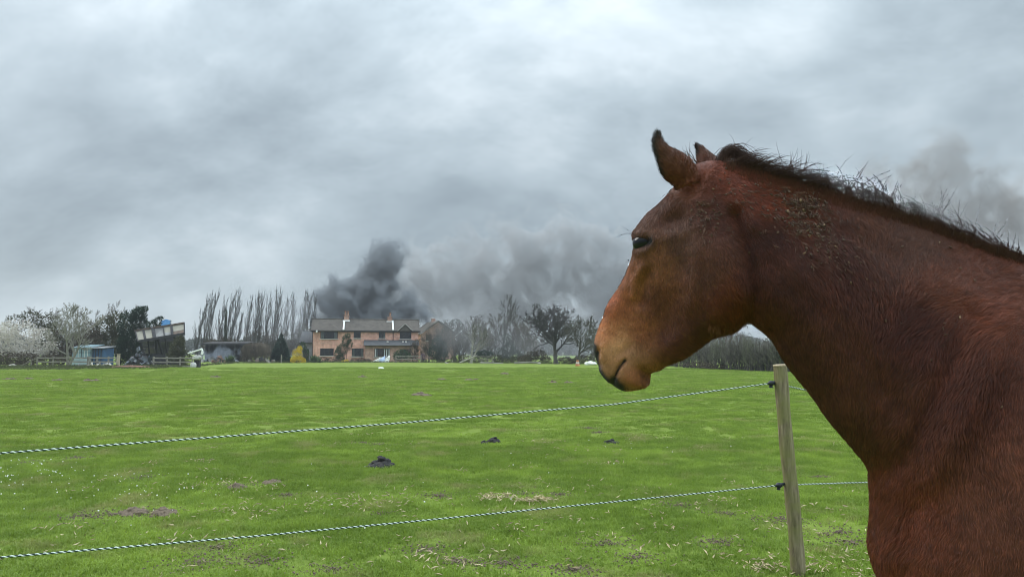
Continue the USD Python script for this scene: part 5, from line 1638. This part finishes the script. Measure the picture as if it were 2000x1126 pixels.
# --- bare trees on the right
plant_tree('dark_tree', 'dark ivy-topped bare tree in front of the second house', 'tree', base(888, 119), bare_tree(28, size(628, 119) * .7, .20, lean=(-.04, 0), trop=(-.01, 0, .06), rmin=.018, levels=((12, .4, 1, .95, .62), (8, .2, 1, .7, .5), (6, .2, 1, .7, .5))), (B_dark, B_dark, B_dark))
leafy('ivy', 'ragged dark ivy growing over the tree before the second house', 'ivy', 888, 119.5, [(876, 636, 12, 8), (890, 629, 11, 7), (899, 638, 8, 8), (868, 646, 8, 7)], 700, .22, L_ivy, seed=29)
plant_tree('pale_tree', 'slender pale forked tree behind the low rail fence', 'tree', base(918, 104), bare_tree(30, size(622, 104) * .82, .15, stems=2, fork=.14, lean=(.06, 0), trop=(0, 0, .10), rmin=.015, levels=((8, .35, 1, .6, .45), (6, .25, 1, .6, .5), (6, .2, 1, .6, .5))), (B_pale, B_pale, B_olive))
for i, (px, py, Y, lab) in enumerate(((936, 628, 122, 'hazy brown tree just right of the slender pale tree'), (952, 622, 126, 'hazy twiggy tree left of the tallest tree'), (1012, 628, 124, 'grey bare tree between the tallest tree and the oak'), (1036, 640, 121, 'low grey bare tree at the left foot of the oak'), (905, 640, 126, 'low hazy tree behind the slender pale tree'), (838, 648, 118, 'thin twiggy tree in front of the second house wall'), (868, 640, 121, 'brown twiggy tree hiding the middle of the second house'), (898, 632, 125, 'hazy tree at the right edge of the second house'), (966, 612, 128, 'hazy tree directly left of the tallest tree'), (1000, 612, 129, 'hazy tall tree directly right of the tallest tree'), (926, 612, 130, 'tall hazy tree rising behind the slender pale tree'), (1024, 622, 127, 'hazy tree behind the left edge of the oak crown'))):
    plant_tree('hazy_tree', lab, 'tree', base(px, Y), bare_tree(100 + i, size(py, Y) * .86, .13, trop=(0, 0, .12), rmin=.017, levels=((15, .12, 1, .7, .5), (9, .15, 1, .7, .5), (8, .2, 1, .7, .5))), (B_grey, B_grey, B_brown))
plant_tree('tall_tree', 'tallest bare grey tree right of the houses', 'tree', base(981, 124), bare_tree(31, size(573, 124) * .90, .20, trop=(.004, 0, .20), rmin=.015, levels=((16, .28, 1, .55, .34), (8, .2, 1, .55, .5), (7, .2, 1, .55, .5))), (B_grey, B_grey, B_grey))
leafy('ivy', 'dark cone of ivy around the foot of the tallest tree', 'ivy', 985, 121, [(990, 665, 9, 14), (994, 680, 14, 14), (1002, 694, 20, 11), (980, 690, 12, 14)], 2600, .24, L_ivy, seed=32)
plant_tree('oak_tree', 'broad round-crowned bare oak left of the horse muzzle', 'oak', base(1086, 98), bare_tree(33, size(590, 98) * .74, .30, trunk=.95, trop=(0, 0, .05), rmin=.016, wob=.13, levels=((24, .28, 1, .95, .74), (8, .2, 1, .75, .5), (7, .2, 1, .7, .5), (4, .2, 1, .7, .5))), (B_grey, B_dark, B_dark))
plant_tree('olive_tree', 'olive-tinged bare tree partly hidden by the horse muzzle', 'tree', base(1130, 96), bare_tree(34, size(610, 96) * .76, .19, trunk=.95, trop=(.01, 0, .06), rmin=.014, wob=.15, levels=((16, .25, 1, .9, .70), (8, .2, 1, .75, .5), (7, .2, 1, .7, .5), (3, .2, 1, .7, .5))), (B_olive, B_olive, B_olive))
plant_tree('young_tree', 'thin young tree closest to the horse muzzle', 'tree', base(1160, 92), bare_tree(35, size(628, 92) * .8, .09, trop=(0, 0, .12), rmin=.013, levels=((12, .2, 1, .7, .5), (7, .2, 1, .7, .5), (6, .2, 1, .7, .5))), (B_olive, B_olive, B_olive))
leafy('evergreen_hedge', 'dark green clipped hedge behind the low rail fence', 'hedge', 944, 112, [(934, 692, 9, 7), (946, 691, 10, 8), (957, 692, 8, 7)], 1500, .20, L_con, seed=36)
leafy('thicket', 'brown thicket at the bottom of the hazy trees', 'bush', 920, 110, [(892, 702, 14, 8), (906, 700, 12, 8), (930, 703, 20, 4), (968, 699, 14, 8), (980, 704, 18, 5), (1010, 702, 18, 7)], 2600, .18, L_olv, seed=37)
leafy('dark_bush', 'dark brown bush left of the oak trunk', 'bush', 1045, 103, [(1040, 695, 14, 10), (1054, 692, 13, 10), (1026, 700, 16, 7), (1066, 702, 12, 6)], 2400, .18, L_brn, seed=38)
leafy('dark_bush', 'low brown bush between the oak and the olive-tinged tree', 'bush', 1110, 99, [(1104, 702, 14, 5), (1140, 700, 18, 7), (1165, 696, 14, 10), (1124, 703, 12, 4)], 1900, .17, L_brn, seed=39)
# --- hedge seen under the horse's throat: upright stems in an uneven row
gh = np.random.default_rng(60)
HB = [(1255, 700, 97), (1300, 706, 84), (1360, 708, 72), (1420, 716, 66), (1480, 720, 62), (1540, 722, 60), (1640, 724, 57), (1800, 728, 52)]
for i in range(15):
    px = 1268 + i * 20
    Y = np.interp(px, [b[0] for b in HB], [b[2] for b in HB])
    o = base(px, Y)
    hgt = size(gh.uniform(660, 672), Y)
    n0 = 26
    wd = 20 * Y / 1444.4
    st = np.c_[gh.uniform(-wd * .6, wd * .6, n0), gh.normal(0, .35, n0), np.full(n0, -.05)]
    d = np.c_[gh.normal(0, .16, n0), gh.normal(0, .16, n0), np.ones(n0)]
    P = grow(gh, st, d, hgt * gh.uniform(.7, 1.05, n0), k=6, wob=.07, trop=(0, 0, .1))
    R = np.linspace(.045, .012, 6)[None] * gh.uniform(.7, 1.2, (n0, 1))
    s, d, L, r = children(gh, P, R, 9, .12, 1, .6, .42)
    P2 = grow(gh, s, d, L, k=4, wob=.12, trop=(0, 0, .12))
    R2 = np.maximum(np.linspace(1, .4, 4)[None] * r[:, None], .008)
    s, d, L, r = children(gh, P2, R2, 5, .15, 1, .6, .5)
    P3 = grow(gh, s, d, L, k=3, wob=.12, trop=(0, 0, .1))
    t = thing('hedge_shrub', f'bare hedge shrub, {ORD[i]} from the left in the field hedge under the horse jaw', 'hedge', o, group='bare shrubs of the field hedge behind the horse')
    part('stems', tubes(P, R, 4), B_grey, t)
    part('twigs', join([tubes(P2, R2, 3), tubes(P3, np.full((len(P3), 3), .008), 3)]), (B_hedge, B_hedge2, B_hedge)[i % 3], t)
leafy('holly', 'dark green holly in the hedge just right of the post top', 'bush', 1545, 60, [(1545, 700, 18, 16), (1525, 690, 12, 14), (1560, 706, 14, 10)], 1500, .10, L_ivy, seed=61)
leafy('bramble', 'dead grass and bramble along the foot of the field hedge', 'bush', 1400, 67, [(1300, 708, 30, 5), (1360, 711, 30, 5), (1410, 716, 30, 5), (1460, 719, 30, 5), (1510, 721, 30, 5)], 2200, .14, L_brn, seed=62)

# ---------------------------------------------------------------- fences, sheds, wreckage
M_rail = plain('weathered_rail', (.22, .20, .165), rough=.9, vary=.4)
M_palepost = plain('pale_post', (.33, .28, .20), rough=.85, vary=.3)
M_dirtywhite = plain('dirty_white', (.44, .43, .40), rough=.7, vary=.35, scale=2)
M_char = plain('charred_wood', (.032, .030, .032), rough=.9, vary=.5)
M_panel = plain('cream_sheet', (.235, .22, .175), rough=.7, vary=.35, scale=.8)
M_soot = plain('sooty_sheet', (.18, .175, .17), rough=.8, vary=.6, scale=.8)
M_rust = plain('rusty_steel', (.11, .075, .058), rough=.8, vary=.5)
M_debris = plain('grey_debris', (.13, .145, .17), rough=.75, vary=.6, scale=1.5)
M_redsoil = plain('red_earth', (.20, .095, .070), rough=.95, vary=.35)
M_blue = plain('blue_sheet', (.035, .080, .145), rough=.6, vary=.25)
M_pblue = plain('pale_blue_board', (.36, .45, .47), rough=.7, vary=.25)
M_gpane = plain('dull_glass', (.30, .42, .46), rough=.15, vary=.25, scale=.7)
M_yellow = plain('yellow_plastic', (.62, .58, .06), rough=.5, vary=.15)
M_orange = plain('orange_plastic', (.46, .17, .06), rough=.7, vary=.35)
M_ubrick = brick('rubble_brick', (.26, .115, .08), (.20, .09, .065), (.22, .19, .17))


def rail_fence(name, label, pts, n_rails=2, top=.95, posts=None):
    """Posts with rails between them; pts are ground points (px, Y)."""
    o = base(*pts[0])
    t = thing(name, label, 'fence', o)
    P = [base(*p) - o for p in pts]
    for p in P:
        part('post', beam(p + [0, 0, -.1], p + [0, 0, top + .15], .13), M_rail, t)
    for a, b in zip(P[:-1], P[1:]):
        for k in range(n_rails):
            z = top - k * .42
            part('rail', beam(a + [0, -.09, z], b + [0, -.09, z - .02], .035, .13), M_rail, t)
    return t


rail_fence('rail_fence', 'weathered rail fence left of the blue greenhouse', [(73, 78), (104, 78.5), (134, 79), (172, 79)])
rail_fence('rail_fence', 'rail fence in front of the blue greenhouse', [(176, 78.5), (190, 78.5), (212, 78.5), (229, 78.5)], 3)
rail_fence('rail_fence', 'rail fence in front of the tilted barn wall', [(300, 76.5), (326, 77), (352, 77), (376, 77)], 3)
rail_fence('rail_fence', 'garden rail fence in front of the right end of the house', [(773, 112), (797, 112.5), (822, 113)], 2)
rail_fence('rail_fence', 'grey rail fence beside the slender pale tree', [(903, 106), (921, 105.5), (941, 105), (962, 104.5)], 2, .95)
sl = base(40, 77.5)
t = thing('fallen_rail', 'long fallen rail sloping to the ground at the far left', 'rail', sl)
part('pole', beam((0, 0, .12), base(73, 78) - sl + [0, 0, .95], .07), M_rail, t)
part('prop', beam((1.1, .02, -.05), (1.15, .02, .5), .08), M_rail, t)
gp = base(231.5, 76)
t = thing('gate_post', 'pale square gate post left of the burnt debris', 'post', gp)
part('shaft', box((.22, .22, 1.3), (0, 0, .65)), M_palepost, t)
part('cap', box((.27, .27, .07), (0, 0, 1.33)), M_palepost, t)
wp = base(549.5, 108)
t = thing('garden_post', 'thin wooden post in front of the spruce', 'post', wp)
part('shaft', beam((0, 0, -.1), (0, 0, 1.15), .11), M_rail, t)
part('cap', box((.14, .14, .03), (0, 0, 1.165)), M_rail, t)
# blue greenhouse and shed
o = base(140, 81)
k81 = 81 / 1444.4
t = thing('greenhouse', 'pale blue glazed greenhouse behind the rail fence', 'greenhouse', o)
gw_, gh_ = 36 * k81, size(678, 81)
zb = size(698, 81)
part('base_wall', box((gw_, 2.4, zb), (gw_ / 2, 1.25, zb / 2)), M_pblue, t)
nb_ = 6
for i in range(nb_):
    for z0, z1 in ((zb, (zb + gh_) / 2), ((zb + gh_) / 2, gh_)):
        part('pane', box((gw_ / nb_ - .06, .02, z1 - z0 - .06), (gw_ * (i + .5) / nb_, .05, (z0 + z1) / 2)), M_gpane, t)
    part('bar', box((.05, .06, gh_ - zb), (gw_ * i / nb_, .05, (zb + gh_) / 2)), M_wpaint if i % 3 else M_frame, t)
part('bar', box((gw_, .05, .05), (gw_ / 2, .051, (zb + gh_) / 2)), M_frame, t)
part('back', box((gw_ - .1, .05, gh_ - zb), (gw_ / 2, 2.3, (zb + gh_) / 2)), M_pblue, t)
part('roof', slab([(-.1, -.1, gh_), (gw_ + .1, -.1, gh_), (gw_ + .1, 2.6, gh_ + .35), (-.1, 2.6, gh_ + .35)], .06), M_gpane, t)
o = base(179, 80.5)
t = thing('blue_shed', 'dark blue panelled shed right of the pale greenhouse', 'shed', o)
sw, sh = 21 * k81, size(679, 80.5)
part('wall', box((sw, 2.2, sh), (sw / 2, 1.15, sh / 2)), M_blue, t)
for i in range(4):
    part('batten', box((.06, .04, sh), (sw * (i + .35) / 4, .03, sh / 2)), M_frame, t)
part('roof', slab([(-.1, -.12, sh), (sw + .1, -.12, sh), (sw + .1, 2.4, sh + .2), (-.1, 2.4, sh + .2)], .07), M_lead, t)
# burnt barn: a leaning frame still holding a row of cream sheets
YB = 82.0
o = base(263, YB)


def q(px, py, dy=0.0):
    return pt(px, py, YB + dy) - o


t = thing('burnt_barn', 'burnt-out leaning barn frame still holding a tilted row of cream wall sheets', 'ruined barn', o)
TL, TR, BR, BL = (263.6, 645), (360, 630), (360.5, 652), (269, 666)


def onwall(u, v, dy=0.0):
    a = np.array(TL) * (1 - u) + np.array(TR) * u
    b = np.array(BL) * (1 - u) + np.array(BR) * u
    c = a * (1 - v) + b * v
    return q(c[0], c[1], dy - 1.4 * (v - .5))


us = [0, .165, .36, .57, .735, 1.0]
for i in range(5):
    for v0, v1, mt in ((.05, .60, M_panel if i in (0, 1, 3, 4) else M_soot), (.60, .97, (M_panel, M_panel, M_soot, M_soot, M_rust)[i])):
        a, b, c, d = onwall(us[i] + .008, v0), onwall(us[i + 1] - .008, v0), onwall(us[i + 1] - .008, v1), onwall(us[i] + .008, v1)
        part('sheet', slab([d, c, b, a], .03), mt, t)
for u_, w in zip(us, (.12, .26, .42, .10, .30, .14)):
    part('post', beam(onwall(u_, -.02, -.1), onwall(u_, 1.02, -.1), w * .8, .12), M_char, t)
part('beam', beam(onwall(-.01, .0, -.12), onwall(1.0, .0, -.12), .16), M_rust, t)
part('beam', beam(onwall(.03, 1.02, -.12), onwall(1.0, .98, -.12), .28), M_char, t)
for x0, y0, x1, y1, w in ((304, 662, 306, 690, .22), (308, 660, 318, 692, .2), (274, 667, 283, 704, .2), (289, 664, 292, 690, .12), (340, 655, 346, 700, .16), (356, 652, 358, 712, .16), (322, 658, 328, 700, .1)):
    part('post', beam(q(x0, y0, -.2), q(x1, y1, .8), w), M_char, t)
for x0, y0, x1, y1, mt in ((276, 668, 302, 678, M_soot), (278, 680, 303, 692, M_panel), (310, 668, 338, 690, M_soot), (324, 690, 344, 706, M_soot), (282, 694, 300, 708, M_debris)):
    part('sheet', slab([q(x0, y1, 1.2), q(x1, y1 - 2, 1.2), q(x1 - 1, y0 - 3, 1.0), q(x0 - 2, y0, 1.0)], .04), mt, t)
part('beam', beam(q(272, 679, .9), q(304, 681, .9), .12), M_panel, t)
part('back_wall', slab([q(270, 712, 4), q(360, 712, 4), q(360, 655, 4), q(266, 668, 4)], .05), M_char, t)
o = pt(324, 628, 96)
t = thing('blue_tarpaulin', 'bright blue tarpaulin showing above the barn wall', 'tarpaulin', o)
g_ = np.random.default_rng(70)
xs = np.linspace(-.55, .55, 9)
v = np.vstack([np.c_[xs, 0 * xs, .28 + .10 * g_.random(9) - .25 * np.abs(xs - .1)], np.c_[xs, 0 * xs + .5, .1 * np.ones(9)], np.c_[xs * 1.2, 0 * xs - .1, -.6 * np.ones(9)]])
i = np.arange(8)
f = np.vstack([np.stack([i + 18, i + 19, i + 1, i], 1), np.stack([i, i + 1, i + 10, i + 9], 1)])
M_tarp = plain('tarpaulin_blue', (.09, .25, .50), rough=.5, vary=.25)
part('sheet', trimesh.Trimesh(v, np.vstack([f[:, [0, 1, 2]], f[:, [0, 2, 3]]]), process=False), M_tarp, t)
for s in (-.6, .6):
    part('pole', beam((s, .1, .1), (s, .1, -o[2]), .06), M_char, t)


def debris(name, label, px, Y, wpx, h, n, mats, seed, smax=1.0):
    g = np.random.default_rng(seed)
    o = base(px, Y)
    t = thing(name, label, 'debris', o)
    k = wpx * Y / 1444.4 / 2
    for i in range(n):
        x = g.uniform(-k, k)
        z = h * max(0, 1 - abs(x) / k) * g.random() + .1
        s = g.uniform(.3, smax)
        b = box((s, .04 + .1 * g.random(), s * g.uniform(.2, .9)), rot=(g.normal(0, .5), g.normal(0, .6), g.uniform(0, 3)))
        b.apply_translation((x, g.normal(0, .6), z))
        part(('sheet', 'plank', 'scrap')[i % 3], b, mats[int(g.integers(len(mats)))], t)
    return t


debris('debris_heap', 'blue-grey heap of burnt sheets left of the barn posts', 272, 80.5, 44, 1.9, 90, (M_debris, M_char, M_char, M_soot), 71, .8)
debris('debris_heap', 'low charred debris on the ground inside the burnt shed', 430, 116, 80, .8, 34, (M_char, M_debris, M_debris, M_soot), 72)
debris('rubble_pile', 'reddish brick rubble pile beside the spiky yucca', 430, 110, 26, .9, 30, (M_ubrick, M_ubrick, M_rust), 73, .6)
debris('log_pile', 'brown cut branches piled by the weeping tree', 512, 109, 46, .5, 26, (M_rail, M_rust, M_char), 74, .9)
debris('scrap_heap', 'scattered pale scrap along the field edge near the greenhouse', 200, 77.5, 60, .25, 22, (M_rail, M_soot, M_sill), 75, .6)
a = base(213, 74.5)
b = base(300, 74.5)
part('red_earth', rock(1.0, 7, ((b - a)[0] / 2, .5, .22), .15, 3).apply_translation((a + b) / 2), M_redsoil, smooth=True, label='low strip of bare reddish earth in front of the burnt debris', cat='earth', kind='stuff')
# burnt shed under the poplars
o = base(400, 121)
k = 121 / 1444.4
sw, sh = 80 * k, size(670, 121)
t = thing('burnt_shed', 'long low blackened shed with open front below the poplars', 'shed', o)
part('back_wall', box((sw, .15, sh * .95), (sw / 2, 3.0, sh * .475)), M_char, t)
part('side_wall', box((.15, 3.0, sh * .95), (.08, 1.45, sh * .475)), M_char, t)
part('side_wall', box((.15, 3.0, sh * .95), (sw - .08, 1.45, sh * .475)), M_char, t)
part('roof', slab([(-.4, -.5, sh), (sw + .3, -.5, sh + .05), (sw + .3, 3.3, sh + .35), (-.4, 3.3, sh + .3)], .18), M_char, t)
part('fascia', beam((-.4, -.53, sh - .16), (sw + .3, -.53, sh - .11), .06, .22), M_char, t)
for x in (.1, .28, .5, .72, .93):
    part('post', beam((sw * x, -.2, -.1), (sw * x + .1, -.2, sh - .1), .16), M_char, t)
# white wreckage and small things
o = base(385, 75.5)
k = 75.5 / 1444.4
t = thing('bent_pipe', 'bent white metal arm sticking out beside the bramble', 'pipe', o)
z1 = size(689, 75.5)
part('pipe', tube([(-.95, 0, z1 - .02), (.28, 0, z1 + .34)], .07, 10), M_wpaint, t)
part('elbow', tube([(.28, 0, z1 + .34), (.42, 0, z1 + .42), (.50, 0, z1 + .25), (.46, 0, z1 - .15)], .10, 10), M_wpaint, t)
part('stand', beam((.0, .15, 0), (.02, .1, z1 + .2), .08), M_char, t)
o = base(385, 75.8)
z1 = size(698, 75.8)
t = thing('white_tank', 'crumpled white plastic tank below the bent white arm', 'tank', o)
m = rock(1, 3, (.46, .40, .28), .28, 3)
m.apply_translation((0, 0, z1))
part('shell', m, M_dirtywhite, t, smooth=True)
part('stand', box((.5, .5, z1 - .2), (0, .1, (z1 - .2) / 2)), M_char, t)
o = base(378, 74.5)
t = thing('white_drum', 'round white drum on the ground by the rail fence', 'drum', o)
m = trimesh.creation.revolve(np.array([(0, 0), (.24, 0), (.29, .08), (.30, .30), (.24, .46), (.10, .52), (0, .52)]), sections=20)
part('shell', m, M_dirtywhite, t, smooth=50)
part('lid', trimesh.creation.cylinder(.09, .04, sections=14).apply_translation((0, 0, .535)), M_sill, t)
o = base(186, 77)
for px, w, lab in ((185, .35, 'yellow plastic tray by the greenhouse fence'), (220, .30, 'small yellow-green tray left of the gate post')):
    o = base(px, 76.5)
    t = thing('yellow_tray', lab, 'tray', o)
    part('tub', trimesh.creation.revolve(np.array([(0, 0), (w * .8, 0), (w, .20), (w * .92, .20), (w * .72, .03), (0, .03)]), sections=14), M_yellow, t)
    part('rim', trimesh.creation.torus(w * .97, .02, 14, 6).apply_translation((0, 0, .2)), M_yellow, t)
for px, Y, s, lab in ((90, 76.5, .17, 'bright white bag lying before the left rail fence'), (16, 76, .15, 'pale lilac-white bag at the far left field edge'), (26, 78, .35, 'pale grey boulder left of the sloping fallen rail'), (744.5, 68, .22, 'white scrap of plastic lying on the field before the house'), (1153, 90, .55, 'low white sheet beside the horse muzzle'), (1045, 101, .22, 'white bucket-sized stone left of the oak'), (1053, 99, .2, 'pale stone just right of the white stone near the oak'), (214, 79, .3, 'white crate-like block behind the fence by the debris')):
    m = rock(s, int(px) % 17, (1.25, .8, .55), .45, 3)
    m.apply_translation(base(px, Y) + [0, 0, s * .3])
    part('pale_lump', m, M_sill if 'grey' in lab or 'stone' in lab else M_wpaint, smooth=60, label=lab, cat='stone' if 'stone' in lab or 'boulder' in lab else 'litter')
# white sheeting in front of the extension
o = base(728, 114.5)
k = 114.5 / 1444.4
t = thing('white_sheeting', 'crumpled white and pale blue plastic sheeting outside the house extension', 'sheeting', o)
g_ = np.random.default_rng(77)
for i, (x0, x1, h0, h1) in enumerate(((0, 14, .15, .75), (13, 24, .6, .95), (22, 33, .5, 1.05))):
    n1, n2 = 9, 6
    X, Z = np.meshgrid(np.linspace(x0, x1, n1) * k, np.linspace(0, 1, n2), indexing='ij')
    top = h0 + (h1 - h0) * (X / k - x0) / (x1 - x0)
    v = np.stack([X + g_.normal(0, .05, X.shape), .6 * Z + g_.normal(0, .10, X.shape) - .3, top * np.sqrt(Z) + g_.normal(0, .03, X.shape) + .04], -1).reshape(-1, 3)
    ii, jj = np.meshgrid(np.arange(n1 - 1), np.arange(n2 - 1), indexing='ij')
    a = (ii * n2 + jj).ravel()
    qq = np.stack([a, a + n2, a + n2 + 1, a + 1], 1)
    part('sheet', trimesh.Trimesh(v, np.vstack([qq[:, [0, 1, 2]], qq[:, [0, 2, 3]]]), process=False), (M_wpaint, plain('pale_blue_plastic', (.52, .62, .80), rough=.4, vary=.2), M_wpaint)[i], t, smooth=30)
part('pole', beam((-.1, -.2, .05), (1.6, -.2, .8), .10), M_wpaint, t)
# rust-orange marker at the field edge
o = base(1128, 84)
t = thing('orange_marker', 'small rust-orange cone standing in the grass below the olive-tinged tree', 'cone', o)
part('cone', trimesh.creation.revolve(np.array([(0, 0), (.30, 0), (.30, .05), (.24, .06), (.10, .78), (.0, .80)]), sections=16), M_orange, t, smooth=40)
part('band', trimesh.creation.revolve(np.array([(.20, .25), (.215, .25), (.175, .45), (.16, .45), (.20, .25)]), sections=16), M_sill, t)
part('tip', trimesh.creation.revolve(np.array([(0, .66), (.13, .66), (.11, .85), (0, .88)]), sections=12), M_char, t)
for px, Y, L, a in ((1030, 100, 3.6, .04), (960, 101, 3.2, -.05), (915, 101.5, 2.4, .5), (880, 104, 1.6, -.3)):
    o = base(px, Y)
    t = thing('fallen_log', {1030: 'long pale log lying before the dark brown bush', 960: 'pale log on the ground below the grey rail fence', 915: 'slanting pale branch by the slender pale tree', 880: 'short pale branch lying under the dark ivy tree'}[px], 'log', o)
    part('trunk', tube([(-L / 2, 0, .10), (0, .1, .13 + a), (L / 2, .2, .10 + a * 2)], [.12, .11, .08], 8), B_pale, t)
    part('stub', tube([(.2, 0, .15), (.3, .05, .40)], [.05, .03], 6), B_pale, t)
# rough grass verge between field and gardens, and the far wood that closes the horizon
gv = np.random.default_rng(80)
nv = 9000
px = gv.uniform(-40, 1280, nv)
px[:2600] = gv.uniform(-60, 330, 2600)
Yv = np.interp(px, [0, 210, 380, 460, 600, 830, 1000, 1280], [75, 75, 78, 106, 112, 112, 103, 96]) + gv.uniform(-1.2, 1.0, nv)
Yv[:2600] -= gv.uniform(0, 1, 2600) ** 1.5 * 9
p = np.array([base(a, b) for a, b in zip(px, Yv)]) + np.c_[np.zeros((nv, 2)), np.where(np.arange(nv) < 2600, .03, gv.uniform(.02, .22, nv))]
L_verge = foliage('verge_grass', (.07, .085, .03), (.19, .17, .085))
part('verge_grass', leaves(gv, p, .28, dirs=np.c_[gv.normal(0, .5, (nv, 2)), np.ones(nv)], aspect=.25), L_verge, label='rough tussocky verge where the field meets the gardens', cat='rough grass', kind='stuff')
nw = 26000
aa = gv.uniform(-.85, .85, nw)
rr_ = gv.uniform(330, 380, nw)
hh = 7.5 * (.6 + .8 * meshkit.fbm(np.c_[aa * 30, 0 * aa, 0 * aa], 3, 5))
p = np.c_[np.sin(aa) * rr_, np.cos(aa) * rr_, hh * gv.random(nw) ** .7]
L_far = foliage('far_wood', (.055, .060, .052), (.11, .115, .095), scale=.05)
part('far_wood', leaves(gv, p, 2.2, aspect=.5), L_far, label='far-off wood reading as one low grey band on the horizon', cat='wood', kind='stuff')
# ---------------------------------------------------------------- smoke and air
def smoke(name, label, Y, blobs, depth, color, density, nscale, erode=.75, seed=(0, 0, 0), detail=5, edge=.25, soft=.8, absorb=(0, 0, 0)):
    """A body of smoke: density falls off from soft blobs (px, py, radius px) and is torn by noise."""
    k = Y / 1444.4
    node('g', 'geometry')
    node('off', 'vector_math', {'vector1': 'g.position'}, math_type='add', vector2=seed)
    node('n', 'noise_texture', {'vector': 'off.vector'}, scale=nscale, detail=detail, roughness=.58, distortion=.6)
    last = None
    lo, hi = np.full(3, 1e9), np.full(3, -1e9)
    for i, b in enumerate(blobs):
        x, y, r = b[:3]
        dy = b[3] if len(b) > 3 else 0
        c = pt(x, y, Y + dy)
        R = r * k
        lo, hi = np.minimum(lo, c - [R, R * depth, R]), np.maximum(hi, c + [R, R * depth, R])
        node(f's{i}', 'vector_math', {'vector1': 'g.position'}, math_type='subtract', vector2=tuple(c))
        node(f'd{i}', 'vector_math', {'vector1': f's{i}.vector'}, math_type='divide', vector2=(R, R * depth, R))
        node(f'l{i}', 'vector_math', {'vector1': f'd{i}.vector'}, math_type='length')
        node(f'm{i}', 'map_range', {'value': f'l{i}.value'}, range_type='smoothstep', from_min=0, from_max=1, to_min=1, to_max=0, clamp=True)
        if last is None:
            last = f'm{i}.result'
        else:
            node(f'a{i}', 'math', {'value1': last, 'value2': f'm{i}.result'}, math_type='add')
            last = f'a{i}.value'
    node('cl', 'math', {'value1': last}, math_type='minimum', value2=1.35)
    node('nn', 'map_range', {'value': 'n.fac'}, from_min=.30, from_max=.70, to_min=-erode, to_max=erode, clamp=True)
    node('e', 'math', {'value1': 'cl.value', 'value2': 'nn.result'}, math_type='add')
    node('e2', 'map_range', {'value': 'e.value'}, range_type='smoothstep', from_min=edge, from_max=edge + soft, to_min=0, to_max=1, clamp=True)
    node('e3', 'map_range', {'value': last}, from_min=0, from_max=.12, to_min=0, to_max=1, clamp=True)
    node('e5', 'math', {'value1': 'e2.result', 'value2': 'e3.result'}, math_type='multiply')
    node('e4', 'math', {'value1': 'e5.value'}, math_type='multiply', value2=density)
    node('v', 'principled_volume', {'density': 'e4.value'}, color=color, anisotropy=.1, absorption_color=absorb)
    m = flush(name + '_volume', volume='v.volume')
    lo[2] = max(lo[2], .3)
    return part('smoke', box(tuple(hi - lo), tuple((lo + hi) / 2)), m, label=label, cat='smoke', kind='stuff')


smoke('dark', 'dense dark grey smoke column billowing up behind the brick house', 168, [(760, 490, 50), (742, 508, 46), (742, 540, 62), (722, 560, 56), (672, 566, 56), (690, 600, 80), (636, 606, 62), (750, 605, 92), (800, 612, 62)], .9, (.30, .32, .345), .52, .30, 1.10, seed=(7, 4, 1), edge=.40, soft=.40)
smoke('drift', 'lighter grey smoke drifting right from the fire above the trees', 190, [(830, 570, 130), (905, 550, 130), (970, 535, 130), (1035, 500, 120), (1100, 500, 125), (1080, 590, 150), (960, 620, 150), (1190, 540, 140), (850, 530, 80), (1210, 610, 150), (1140, 480, 80), (1010, 475, 60), (1330, 560, 150), (1470, 520, 140), (1620, 480, 130)], 0.7, (.49, .485, .485), .16, .17, 1.40, seed=(11, 5, 2), edge=.42, soft=.9)
smoke('brown', 'thin brownish smoke drifting in the sky above the horse neck', 120, [(1850, 300, 80), (1820, 370, 130), (1750, 385, 120), (1920, 400, 150), (2010, 440, 150), (1880, 460, 150)], 0.8, (.36, .33, .305), .17, .22, 1.15, seed=(1, 9, 4), edge=.40, soft=1.1)
smoke('low', 'wisp of pale blue smoke curling out of the burnt shed', 118, [(432, 690, 26), (424, 700, 32), (448, 698, 26), (404, 704, 28), (470, 690, 22)], 0.7, (.60, .68, .78), .13, .8, .9, seed=(2, 2, 2), detail=3, edge=.3, soft=.8)
smoke('ground', 'pale smoke hanging low among the bare trees on the right', 111, [(1080, 655, 130), (1180, 650, 130), (960, 650, 120), (885, 645, 80), (1300, 650, 130), (1430, 650, 120), (1510, 640, 110)], 0.40, (.58, .58, .59), .060, .10, .6, seed=(8, 3, 3), detail=3, edge=.2, soft=1.0)
smoke('veil', 'thin grey smoke veiling the right half of the poplar row', 127, [(560, 630, 70), (600, 615, 70), (515, 650, 60), (590, 660, 70)], 0.40, (.55, .555, .57), .075, .16, .8, seed=(5, 2, 9), detail=3, edge=.3, soft=1.0)
node('v', 'principled_volume', {}, color=(.86, .90, .95), density=.0003, anisotropy=.3)
M_haze = flush('haze_air', volume='v.volume')
part('haze', box((1400, 1100, 62), (0, 430, 28)), M_haze, label='faint grey haze filling the damp air over the field', cat='haze', kind='stuff')
